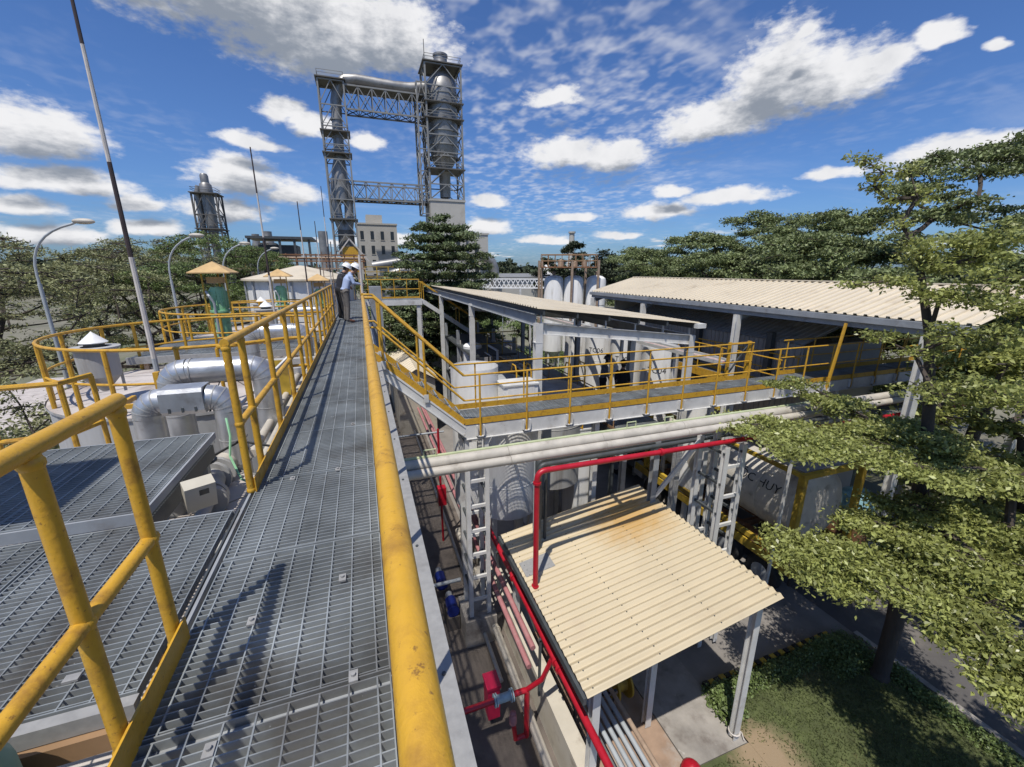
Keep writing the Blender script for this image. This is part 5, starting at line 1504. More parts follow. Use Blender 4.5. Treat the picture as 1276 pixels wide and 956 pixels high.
# ================================================================== people
def seg_body(name, label, loc, heading, J, mats, hair='hair', helmet='helmet', bag=None, hands=True):
    """J: joints in body space (x right, y forward, z up). One continuous remeshed body."""
    Vv = {k: Vector(v) for k, v in J.items()}
    bones = [('pelvis', 'chest', .150, .155, 'torso', 0.72), ('chest', 'neck', .150, .075, 'torso', 0.72), ('neck', 'head', .058, .068, 'skin', 1.0)]
    for s in 'lr':
        bones += [('sh' + s, 'el' + s, .060, .048, 'sleeve', 1.0), ('el' + s, 'wr' + s, .045, .033, 'fore', 1.0),
                  ('hip' + s, 'kn' + s, .098, .068, 'leg', 1.0), ('kn' + s, 'an' + s, .066, .052, 'leg', 1.0),
                  ('an' + s, 'to' + s, .045, .040, 'foot', 1.0), ('chest', 'sh' + s, .09, .062, 'torso', 1.0), ('pelvis', 'hip' + s, .13, .11, 'leg', 0.9)]
    b = MB()
    for (p, q, r0, r1, reg, fl) in bones:
        a, c = Vv[p], Vv[q]
        pts, rs = [], []
        for k in range(7):
            t = k / 6
            pts.append(a.lerp(c, t)); rs.append(r0 + (r1 - r0) * t)
        d = (c - a).normalized()
        pts = [a - d * r0 * 0.6] + pts + [c + d * r1 * 0.6]
        rs = [r0 * 0.7] + rs + [r1 * 0.7]
        m = MB().tube(pts, rs, 14)
        if fl < 1:   # flatten front to back
            ctr = (a + c) / 2
            m.v = [(p_[0] * 1.16 - ctr.x * 0.16, ctr.y + (p_[1] - ctr.y) * fl if abs(d.z) > 0.5 else p_[1], p_[2]) for p_ in m.v]
        b.add(m.v, m.f)
    # head: skull, jaw, nose, ears
    hd = Vv['head']
    fw = Vv['face'].normalized()
    rt = Vector((fw.y, -fw.x, 0)).normalized()
    up = rt.cross(fw).normalized()

    def ell(c, rx, ry, rz, nn=14):
        m = MB()
        m.lathe((0, 0, 0), [(math.sin(math.pi * i / 10), -math.cos(math.pi * i / 10)) for i in range(11)], nn)
        b.add([tuple(c + rt * p_[0] * rx + fw * p_[1] * ry + up * p_[2] * rz) for p_ in m.v], m.f)
    ell(hd + up * 0.10, .076, .095, .105)
    ell(hd + up * 0.03 + fw * 0.03, .055, .062, .07)
    ell(hd + up * 0.07 + fw * 0.098, .012, .02, .024, 8)
    for s in (-1, 1):
        ell(hd + up * 0.075 + rt * s * 0.078, .010, .02, .032, 8)
    for s in 'lr':   # palms
        w = Vv['wr' + s]; d = (w - Vv['el' + s]).normalized()
        b.add(*(lambda m: (m.v, m.f))(MB().tube([w, w + d * 0.05, w + d * 0.095], [.03, .04, .034], 10)))
    root = bpy.data.objects.new(name, None)
    COL.objects.link(root)
    root.location = loc
    root.rotation_euler = (0, 0, heading)
    tag(root, label, 'person', 'people on the plant')
    o = b.build('body', mats['torso'], root, org=(0, 0, 0), smooth=True)
    md = o.modifiers.new('r', 'REMESH'); md.mode = 'VOXEL'; md.voxel_size = 0.014; md.use_smooth_shade = True
    sm = o.modifiers.new('s', 'SMOOTH'); sm.iterations = 3; sm.factor = 0.5
    dg = bpy.context.evaluated_depsgraph_get()
    me = bpy.data.meshes.new_from_object(o.evaluated_get(dg))
    o.modifiers.clear()
    o.data = me
    me.materials.clear()
    order = ['torso', 'sleeve', 'fore', 'leg', 'foot', 'skin', 'hair', 'belt']
    for k in order:
        me.materials.append(MATS[mats.get(k, 'skin')])
    A = np.array([Vv[x[0]][:] for x in bones]); B = np.array([Vv[x[1]][:] for x in bones])
    regs = [order.index(x[4]) for x in bones]
    cen = np.zeros(len(me.polygons) * 3); me.polygons.foreach_get('center', cen); cen = cen.reshape(-1, 3)
    best = np.full(len(cen), 1e9); idx = np.zeros(len(cen), dtype=np.int32)
    for i in range(len(bones)):
        ab = B[i] - A[i]
        t = np.clip(((cen - A[i]) @ ab) / (ab @ ab), 0, 1)
        dd = np.linalg.norm(cen - (A[i] + t[:, None] * ab), axis=1) / (0.5 * (bones[i][2] + bones[i][3]))
        m = dd < best
        best[m] = dd[m]; idx[m] = regs[i]
    rel = cen - np.array(hd[:])
    hz = rel @ np.array(up[:]); hf = rel @ np.array(fw[:])
    onhead = np.linalg.norm(rel - np.array((up * 0.08)[:]), axis=1) < 0.17
    onhead &= hz > -0.06
    idx[onhead] = order.index('skin')
    idx[onhead & ((hz > 0.13) | ((hf < -0.005) & (hz > 0.01)))] = order.index('hair')
    pz = Vv['pelvis'].z
    tor = idx == order.index('torso')
    idx[tor & (cen[:, 2] < pz + 0.0)] = order.index('leg')
    idx[tor & (cen[:, 2] < pz + 0.045) & (cen[:, 2] > pz)] = order.index('belt')
    for s in 'lr':
        w = np.array(Vv['wr' + s][:])
        idx[np.linalg.norm(cen - w - np.array(((Vv['wr' + s] - Vv['el' + s]).normalized() * 0.06)[:]), axis=1) < 0.085] = order.index('skin')
    me.polygons.foreach_set('material_index', idx)
    me.polygons.foreach_set('use_smooth', [True] * len(me.polygons))
    if hands:
        for s in 'lr':
            w = Vv['wr' + s]; d = (w - Vv['el' + s]).normalized()
            sd = d.cross(Vector((0, 0, 1)))
            sd = sd.normalized() if sd.length > 0.1 else Vector((1, 0, 0))
            nn = sd.cross(d).normalized()
            h = MB()
            for i, (off, L) in enumerate(((-0.028, 0.066), (-0.009, 0.076), (0.010, 0.072), (0.028, 0.055))):
                p = w + d * 0.088 + sd * off
                h.tube([p, p + d * L * 0.45 - nn * 0.006, p + d * L * 0.8 - nn * 0.025, p + d * L - nn * 0.045], [.0095, .009, .008, .006], 6)
            p = w + d * 0.035 - sd * 0.034
            h.tube([p, p - sd * 0.025 + d * 0.03 - nn * 0.008, p - sd * 0.03 + d * 0.062 - nn * 0.02], [.012, .0105, .008], 6)
            h.build('fingers', 'skin', root, org=(0, 0, 0), smooth=True)
    e = MB()
    for s in (-1, 1):
        e.box(tuple(hd + up * 0.10 + fw * 0.088 + rt * s * 0.032), (0.02, 0.012, 0.012))
    e.build('eyes', 'hair', root, org=(0, 0, 0))
    if helmet:
        hm = MB()
        m = MB().lathe((0, 0, 0), [(0.128, 0.0), (0.127, 0.04), (0.115, 0.085), (0.085, 0.12), (0.04, 0.138), (0, 0.142)], 24)
        m.lathe((0, 0, 0), [(0.125, 0.002), (0.148, -0.008), (0.148, 0.0), (0.127, 0.012)], 24)
        tilt = up
        vv = []
        for p_ in m.v:
            yy = p_[1] * 1.12
            if p_[2] < 0.013 and yy > 0.05 and math.hypot(p_[0], p_[1]) > 0.13:
                yy += 0.04
            vv.append(tuple(hd + up * 0.13 + rt * p_[0] + fw * yy + up * p_[2]))
        hm.add(vv, m.f)
        ho = hm.build('helmet', helmet, root, org=(0, 0, 0), smooth='auto')
        m2_ = MB()
        m2_.tube([hd + up * 0.272 - fw * 0.09, hd + up * 0.285, hd + up * 0.272 + fw * 0.09], 0.012, 8)
        m2_.build('ridge', helmet, ho, org=(0, 0, 0), smooth='auto')
    return root


def joints(bend=0.1, arms=None, lean=0.0, stance=0.12, face=(0, 1, -0.2)):
    ch = (0, 0.02 + bend * 0.5, 1.30 - bend * 0.15)
    J = dict(pelvis=(0, 0, 0.96), chest=ch, neck=(0, ch[1] + 0.02 + bend * 0.35, 1.50 - bend * 0.2),
             head=(0, ch[1] + 0.05 + bend * 0.6, 1.57 - bend * 0.28), face=face)
    for s, k in (('l', -1), ('r', 1)):
        J['sh' + s] = (k * 0.175, ch[1] + bend * 0.2, 1.42 - bend * 0.18)
        J['el' + s] = (k * 0.23, ch[1] + 0.02, 1.14)
        J['wr' + s] = (k * 0.22, ch[1] + 0.14, 0.92)
        J['hip' + s] = (k * 0.09, 0, 0.92)
        J['kn' + s] = (k * stance * 0.9, 0.025, 0.50)
        J['an' + s] = (k * stance, -0.02, 0.085)
        J['to' + s] = (k * (stance + 0.03), 0.15, 0.045)
    if arms:
        J.update(arms)
    return J


# both look down over the right side of the walkway
J1 = joints(bend=0.16, face=(0.25, 1, -0.5), arms=dict(ell=(-0.24, 0.06, 1.16), wrl=(-0.06, 0.27, 1.10), elr=(0.25, 0.10, 1.16), wrr=(0.10, 0.30, 1.05)))
p1 = seg_body('person', 'man in black shirt and dark trousers with white helmet on the walkway', (-0.64, 14.75, DK), R(-62), J1,
              dict(torso='navy', sleeve='navy', fore='skin', leg='black_cloth', foot='black_cloth', hair='hair', belt='black_cloth'))
m = MB()
m.tube([(-0.07, 0.17, 1.44), (-0.075, 0.02, 1.47), (0.0, -0.05, 1.50), (0.075, 0.02, 1.47), (0.06, 0.18, 1.42), (0.0, 0.24, 1.22)], 0.007, 6)
m.build('lanyard', 'helmet', p1, org=(0, 0, 0))
J2 = joints(bend=0.22, face=(0.1, 1, -0.55), arms=dict(ell=(-0.22, 0.28, 1.18), wrl=(-0.10, 0.50, 1.16), elr=(0.24, 0.22, 1.17), wrr=(0.12, 0.48, 1.14)))
p2 = seg_body('person', 'man in light blue shirt and grey trousers leaning on the rail, white helmet', (-0.46, 13.85, DK), R(-72), J2,
              dict(torso='shirt_blue', sleeve='shirt_blue', fore='shirt_blue', leg='trouser_grey', foot='leather', hair='hair', belt='black_cloth'))
J3 = joints(bend=0.06, face=(0.1, 1, -0.1))
seg_body('person', 'man in grey shirt with dark cap on the mezzanine, behind the left', (8.02, 12.75, 4.0), R(-100), J3,
         dict(torso='shirt_grey', sleeve='shirt_grey', fore='skin', leg='black_cloth', foot='black_cloth', hair='hair', belt='black_cloth'), helmet='helmet_dark')
seg_body('person', 'man in black shirt with dark cap on the mezzanine, nearer the numbered tanks', (8.15, 11.75, 4.0), R(-40), J3,
         dict(torso='black_cloth', sleeve='black_cloth', fore='skin', leg='black_cloth', foot='black_cloth', hair='hair', belt='black_cloth'), helmet='helmet_dark')


# ================================================================== lattice towers and far buildings
def lattice(root, x0, x1, y0, y1, levels, r=0.16, mat='tower', plat=(), platmat='tower_dark', xb=False, legname='leg'):
    for x in (x0, x1):
        for y in (y0, y1):
            MB().beam((x, y, levels[0]), (x, y, levels[-1]), r * 2).build(legname, mat, root)
    db = MB()
    for i, z in enumerate(levels):
        hb = MB()
        for a, b_ in (((x0, y0), (x1, y0)), ((x1, y0), (x1, y1)), ((x1, y1), (x0, y1)), ((x0, y1), (x0, y0))):
            hb.beam((*a, z), (*b_, z), r * 1.3)
            if i < len(levels) - 1:
                z2 = levels[i + 1]
                if xb:
                    db.beam((*a, z), (*b_, z2), r * 0.9); db.beam((*b_, z), (*a, z2), r * 0.9)
                else:
                    mx_, my_ = (a[0] + b_[0]) / 2, (a[1] + b_[1]) / 2
                    db.beam((*a, z), (mx_, my_, z2), r * 1.0); db.beam((*b_, z), (mx_, my_, z2), r * 1.0)
        hb.build('ring_beam', mat, root)
    db.build('bracing', mat, root)
    for z in plat:
        MB().span((x0 - 0.4, y0 - 0.4, z), (x1 + 0.4, y1 + 0.4, z + 0.18)).build('platform', platmat, root)
        q = MB()
        for zz in (z + 0.7, z + 1.15):
            for a, b_ in (((x0, y0), (x1, y0)), ((x1, y0), (x1, y1)), ((x1, y1), (x0, y1)), ((x0, y1), (x0, y0))):
                q.beam((a[0] * 1.0, a[1] - 0.3, zz), (b_[0], b_[1] - 0.3, zz), 0.07)
        q.build('guard_rail', mat, root)


lt1 = thing('lattice_tower', 'slim left lattice tower carrying a grey duct', 'tower', (-2, 95, 0))
lattice(lt1, -4.1, 0.3, 93, 97.2, [0, 6, 9.5, 12.5, 15.5, 18.5, 22, 25.5, 29, 31.5, 34.5, 38, 42], 0.14, plat=(42.2, 33.7, 30.0, 18.3))
dct = MB().tube([(-1.9, 95, 22), (-1.9, 95, 27.2), (-1.6, 95, 30), (-1.4, 95, 36.5), (-1.3, 95, 39.2), (-0.7, 95, 41.6), (0.6, 95, 42.9), (2.6, 95, 43.2), (9.5, 95, 42.95), (12.5, 95, 43.0), (16.5, 95, 43.4)],
                [1.5, 1.45, 0.95, 0.95, 1.0, 1.05, 1.05, 1.0, 0.95, 1.05, 1.4], 20)
dct.build('crossover_duct', 'duct', lt1, smooth='auto')
for s in (-1, 1):
    MB().tube([(-1.9, 95, 27.0), (-1.9 + s * 1.05, 95, 25), (-1.9 + s * 1.15, 95, 21), (-1.9 + s * 1.0, 95, 18.5), (-1.8, 95, 16.0)], [0.9, 0.85, 0.85, 0.9, 1.3], 16).build('duct_branch', 'duct', lt1, smooth='auto')
MB().lathe((-1.8, 95, 0), [(1.5, 16.5), (1.6, 13), (1.6, 12), (0.9, 9.5), (0.9, 4)], 16).build('duct_hopper', 'tower_dark', lt1, smooth='auto')
for z in (36, 33, 29.5):
    MB().lathe((-1.5, 95, z), [(0.95, 0), (1.12, 0.02), (1.12, 0.2), (0.95, 0.22)], 16).build('duct_band', 'tower', lt1, smooth='auto')
rt1 = thing('lattice_tower', 'tall right lattice tower around a fat grey stack vessel', 'tower', (18.4, 95, 22.8))
lattice(rt1, 15.0, 21.9, 91.7, 97.5, [22.8, 25.6, 28.6, 31.5, 34.6, 37.5, 40.2, 43, 46.6], 0.15, plat=(46.8, 40.2, 37.4, 28.4))
MB().lathe((18.6, 94.6, 0), [(1.1, 23.5), (1.2, 28.5), (2.4, 30.5), (2.9, 33), (2.95, 39), (3.05, 42), (2.9, 44.5), (1.35, 46.4), (1.3, 48.9), (1.45, 48.95), (1.45, 49.3), (1.2, 49.4)], 28).build('stack_vessel', 'duct', rt1, smooth='auto')
for z in (30.8, 33, 35.5, 39, 42):
    MB().lathe((18.6, 94.6, z), [(2.85, 0), (3.15, 0.03), (3.15, 0.25), (2.85, 0.28)], 28).build('vessel_band', 'tower', rt1, smooth='auto')
MB().beam((15.0, 91.7, 46.6), (15.0, 91.7, 50.2), 0.12).build('mast', 'tower_dark', rt1)
lattice(rt1, 13.4, 15.2, 92.5, 96.5, [20, 24, 28, 32, 36, 40, 43.5], 0.14, legname='stair_leg')
for (z0, z1, lab) in ((37.7, 41.6, 'upper lattice bridge joining the two towers below the duct'), (22.2, 25.4, 'lower lattice bridge joining the two towers')):
    br = thing('lattice_bridge', lab, 'bridge', (7.5, 95, z0))
    ch, dg_ = MB(), MB()
    for y in (93.2, 96.8):
        for z in (z0, z1):
            ch.beam((0.3, y, z), (15, y, z), 0.26)
        nb = 6
        for i in range(nb):
            xa, xb_ = 0.3 + 14.7 * i / nb, 0.3 + 14.7 * (i + 1) / nb
            dg_.beam((xa, y, z0), (xa, y, z1), 0.16)
            dg_.beam((xa, y, z0), (xb_, y, z1), 0.13); dg_.beam((xb_, y, z0), (xa, y, z1), 0.13)
            dg_.beam((xa, 93.2, z0), (xb_, 96.8, z0), 0.12); dg_.beam((xb_, 93.2, z0), (xa, 96.8, z0), 0.12)
    ch.build('chord_beams', 'tower', br)
    dg_.build('bracing', 'tower', br)
    MB().span((0.3, 93.4, z1 + 0.05 if z0 > 30 else z0 + 0.2), (15, 96.6, z1 + 0.25 if z0 > 30 else z0 + 0.3)).build('deck', 'tower_dark', br)
    if z0 > 30:
        MB().beam((13.2, 93.2, z0 - 0.1), (15.4, 93.2, z0 - 2.3), 0.25).build('knee_brace', 'tower_dark', br)


def far_building(label, x0, x1, y0, y1, h, wins, mat='plaster', pent=None):
    t = thing('far_building', label, 'building', ((x0 + x1) / 2, y0, 0))
    MB().span((x0, y0, 0), (x1, y1, h)).build('wall', mat, t)
    MB().span((x0 - 0.15, y0 - 0.15, h + 0.003), (x1 + 0.15, y1 + 0.15, h + 0.35)).build('parapet', mat, t)
    for (cx, cz, w, hh) in wins:
        f = MB().span((cx - w / 2 - 0.12, y0 - 0.10, cz - hh / 2 - 0.12), (cx + w / 2 + 0.12, y0 - 0.005, cz - hh / 2)).build('window_sill', mat, t)
        MB().span((cx - w / 2, y0 - 0.04, cz - hh / 2 + 0.003), (cx + w / 2, y0 - 0.006, cz + hh / 2)).build('window', 'window', t)
    if pent:
        MB().span((pent[0], y0 + 1.5, h + 0.36), (pent[1], y1 - 1.5, h + pent[2])).build('penthouse', mat, t)
    return t


far_building('pale office block with rows of narrow windows behind the left tower', 0.2, 9.3, 108, 118, 19.0,
             [(1.4 + i * 2.25, 16.6 - j * 3.2, 0.75, 1.9) for i in range(4) for j in range(4)], pent=(2.6, 6.2, 2.3))
far_building('tall pale concrete block under the right tower', 14.9, 22.0, 91.5, 99, 22.4, [(20.3, 14.2, 0.9, 1.6), (20.3, 9.0, 0.9, 1.6)])
far_building('pale annex with windows right of the conifer', 22.3, 27.2, 92.5, 100, 16.2, [(24.6, 13.2, 0.9, 2.2), (24.6, 9.0, 0.9, 2.2)])
st2 = thing('lattice_tower', 'small dark lattice tower with a grey vessel on the far left', 'tower', (-30, 116, 0))
lattice(st2, -32.4, -27.9, 114, 118.5, [6, 10, 14, 17, 20.5, 24.8], 0.16, mat='tower_dark', plat=(24.8, 17.5))
MB().lathe((-30.0, 116, 0), [(0.7, 8), (0.8, 15), (1.15, 19), (1.25, 25.5), (1.15, 26.8), (0.8, 27.2), (0.8, 28.6), (0.6, 29)], 20).build('stack_vessel', 'duct', st2, smooth='auto')
MB().tube([(-31.8, 116, 8), (-31.8, 116, 25), (-31.3, 116, 26.5)], 0.6, 12).build('side_duct', 'duct', st2, smooth='auto')
for (x, y, h, r, lab) in ((-24.5, 130, 17.8, 1.1, 'left of two small stacks above the left trees'), (-21.9, 131, 18.6, 1.4, 'right of two small stacks above the left trees')):
    t = thing('small_stack', lab, 'stack', (x, y, 0))
    MB().lathe((x, y, 0), [(r * 0.9, 0), (r, h - 2.5), (r * 0.8, h - 2), (r * 0.8, h), (0, h)], 16).build('stack', 'duct', t, smooth='auto')
    lattice(t, x - 1.8, x + 1.8, y - 1.8, y + 1.8, [4, 7, 10, 13, h - 3], 0.14, mat='tower_dark')
t = thing('small_stack', 'plain grey chimney stub just left of the left tower', 'stack', (-4.9, 76, 0))
MB().lathe((-4.9, 76, 0), [(0.75, 0), (0.7, 14.7), (0.5, 14.7), (0.5, 13)], 16).build('stack', 'duct', t, smooth='auto')
MB().beam((-3.9, 76, 9), (-3.9, 76, 13.2), 0.16).build('ladder', 'tower_dark', t)
gal = thing('pipe_gallery', 'rusty brown pipe gallery above the cream tank roof', 'pipe rack', (-4, 40, 9))
for z in (8.9, 9.5, 10.0):
    MB().beam((-9.5, 40, z), (0.6, 40, z), 0.18, 0.12).build('gallery_beam', 'rust' if z > 9 else 'rust_light', gal)
for i in range(14):
    MB().beam((-9.3 + i * 0.75, 40, 8.6), (-9.3 + i * 0.75, 40, 10.1), 0.09).build('gallery_post', 'rust', gal)
for i in range(3):
    MB().tube([(-9.5, 40.4 + i * 0.3, 9.75), (0.6, 40.4 + i * 0.3, 9.75)], 0.11, 8).build('pipe', ('rust_light', 'lamp_grey', 'rust')[i], gal, smooth='auto')
for x in (-8, -4, 0):
    MB().box((x, 40, 4.3), (0.25, 0.25, 8.6)).build('leg', 'rust_light', gal)
dr_ = thing('dark_shelter', 'dark flat roofed shelter on top of the pipe gallery', 'shelter', (-7, 44, 10))
MB().span((-8.7, 42, 11.35), (-3.6, 46, 11.55)).build('shelter_roof', 'steel_dark', dr_)
for i in range(5):
    MB().box((-8.5 + i * 1.15, 42.2, 5.7), (0.18, 0.18, 11.3)).build('post', 'steel_dark', dr_)
MB().span((-8.0, 43, 9.8), (-5.0, 45.5, 10.9)).build('machine', 'steel_dark', dr_)
yb = thing('yellow_hoist', 'yellow gabled hoist frame behind the white helmets', 'hoist', (-0.2, 44, 9))
MB().span((-1.3, 44, 8.6), (0.1, 45.2, 10.9)).build('hoist_panel', 'yellow', yb)
MB().beam((-2.2, 43.9, 9.6), (-0.6, 43.9, 11.6), 0.1).build('gable_bar', 'pole_white', yb)
MB().beam((1.0, 43.9, 9.6), (-0.6, 43.9, 11.6), 0.1).build('gable_bar', 'pole_white', yb)
MB().box((-0.6, 44.5, 4.3), (0.3, 0.3, 8.6)).build('leg', 'yellow', yb)
gd = thing('grey_duct', 'big grey bent duct left of the conifer', 'duct', (4, 52, 0))
MB().tube([(1.5, 52, 9.2), (4.0, 52, 9.6), (6.0, 52, 9.9), (9, 52, 9.9)], 0.5, 14).build('duct_run', 'duct', gd, smooth='auto')
MB().tube([(3.0, 50, 4.0), (3.0, 50, 7.6), (3.4, 50, 8.4), (4.4, 50, 8.7), (7, 50, 8.7)], 0.42, 14).build('duct_run', 'duct', gd, smooth='auto')
MB().span((0.8, 51, 6.2), (8, 53, 8.2)).build('machine_block', 'tower_dark', gd)
for x in (1.5, 7.5):
    MB().box((x, 52, 3.1), (0.3, 0.3, 6.2)).build('leg', 'tower_dark', gd)
yr = thing('far_railing', 'small dark yellow railing before the grey duct', 'railing', (3, 47, 8))
for z in (8.1, 8.6, 9.1):
    MB().beam((0.6, 47, z), (6.5, 47, z), 0.07).build('rail', 'yellow_dirty', yr)
for i in range(6):
    MB().beam((0.6 + i * 1.15, 47, 0 if i in (0, 5) else 7.7), (0.6 + i * 1.15, 47, 9.1), 0.1).build('post', 'yellow_dirty', yr)
trs = thing('truss_conveyor', 'white lattice conveyor left of the silos', 'conveyor', (27, 74, 5))
q = MB()
A0, A1 = Vector((21, 78, 5.6)), Vector((35, 71, 5.6))
for dz in (0, 1.6):
    q.beam(A0 + Vector((0, 0, dz)), A1 + Vector((0, 0, dz)), 0.2)
for i in range(18):
    a, c = A0.lerp(A1, i / 18), A0.lerp(A1, (i + 1) / 18)
    q.beam(a, c + Vector((0, 0, 1.6)), 0.13); q.beam(c, a + Vector((0, 0, 1.6)), 0.13)
q.build('truss', 'white', trs)
for f in (0.05, 0.5, 0.95):
    c = A0.lerp(A1, f)
    MB().box((c.x, c.y, 2.8), (0.3, 0.3, 5.6)).build('leg', 'steel_white', trs)
lb = thing('far_shed', 'long low grey roofed shed behind the lattice conveyor', 'building', (34, 98, 0))
MB().span((24, 92, 0), (46, 104, 7.0)).build('wall', 'plaster', lb)
MB().box((35, 98, 7.5), (23, 13, 0.3), rot=Matrix.Rotation(R(3), 3, 'X')).build('roof', 'tower', lb)
MB().tube([(28.2, 91, 4), (28.2, 91, 9.2), (27.6, 91, 10.6), (26.3, 91, 11.4), (24.6, 91, 11.4)], 0.9, 14).build('elbow_duct', 'duct', lb, smooth='auto')
wd = thing('white_dome', 'small white dome shaped tank at the foot of the far woods', 'tank', (49, 105, 0))
MB().lathe((47.5, 106, 0), [(2.6, 0), (2.6, 7), (2.2, 9), (1.2, 10), (0, 10.4)], 20).build('shell', 'white', wd, smooth='auto')


# ------------------------------------------------------------------ curved street lamps
def street_lamp(label, x, y, zt, arm, dirx=1):
    t = thing('street_lamp', label, 'street lamp', (x, y, 0), 'curved street lamps')
    MB().tube([(x, y, 0), (x, y, zt - 1.2)], [0.062, 0.042], 10).build('lamp_post', 'lamp_grey', t, smooth='auto')
    a = bend((x, y, zt - 1.25), (x, y, zt), (x + dirx * arm, y, zt + 0.3), 1.0, 8)
    MB().tube([(x, y, zt - 1.22)] + a + [(x + dirx * arm, y, zt + 0.32)], 0.03, 8).build('lamp_arm', 'lamp_grey', t, smooth='auto')
    m = MB().lathe((0, 0, 0), [(math.sin(math.pi * i / 8) * 0.5, -math.cos(math.pi * i / 8)) for i in range(9)], 12)
    MB().add([(x + dirx * (arm + 0.17 + p[2] * 0.24), y + p[1] * 0.2, zt + 0.35 + p[0] * 0.15) for p in m.v], m.f).build('lamp_head', 'beige', t, smooth=True)
    return t


street_lamp('leftmost curved street lamp among the feathery trees', -7.8, 14.5, 9.62, 1.05)
street_lamp('second curved street lamp, right of the tall striped pole', -6.34, 18.5, 9.60, 0.85)
street_lamp('third curved street lamp behind the front green motor', -6.09, 24.0, 9.65, 0.9)
street_lamp('farthest curved lamp left of the dark shelter', -5.8, 30.0, 9.7, 0.9)
street_lamp('white curved lamp seen through the canopy', 14.5, 44, 5.6, 1.2)


# ================================================================== trees
def leaf_mesh(P, N, L, W, rng):
    """diamond leaves: centres P, approximate normals N"""
    n = len(P)
    u = rng.normal(size=(n, 3))
    u -= N * np.sum(u * N, axis=1)[:, None]
    u /= np.linalg.norm(u, axis=1)[:, None] + 1e-9
    v = np.cross(N, u)
    L = L[:, None]; W = W[:, None]
    V = np.empty((n, 4, 3))
    V[:, 0] = P - u * L * 0.5
    V[:, 1] = P + v * W * 0.5 + u * L * 0.1
    V[:, 2] = P + u * L * 0.5 - N * L * 0.12
    V[:, 3] = P - v * W * 0.5 + u * L * 0.1
    return V.reshape(-1, 3), n


def quads_object(name, V, n, mat, parent=None, org=(0, 0, 0)):
    me = bpy.data.meshes.new(name)
    me.vertices.add(len(V))
    me.vertices.foreach_set('co', (V - np.array(org)).astype(np.float32).ravel())
    me.loops.add(n * 4)
    me.loops.foreach_set('vertex_index', np.arange(n * 4, dtype=np.int32))
    me.polygons.add(n)
    me.polygons.foreach_set('loop_start', np.arange(0, n * 4, 4, dtype=np.int32))
    me.polygons.foreach_set('loop_total', np.full(n, 4, dtype=np.int32))
    me.materials.append(MATS[mat])
    me.update()
    me.validate()
    o = bpy.data.objects.new(name, me)
    COL.objects.link(o)
    if parent:
        o.parent = parent
    else:
        o.location = org
    return o


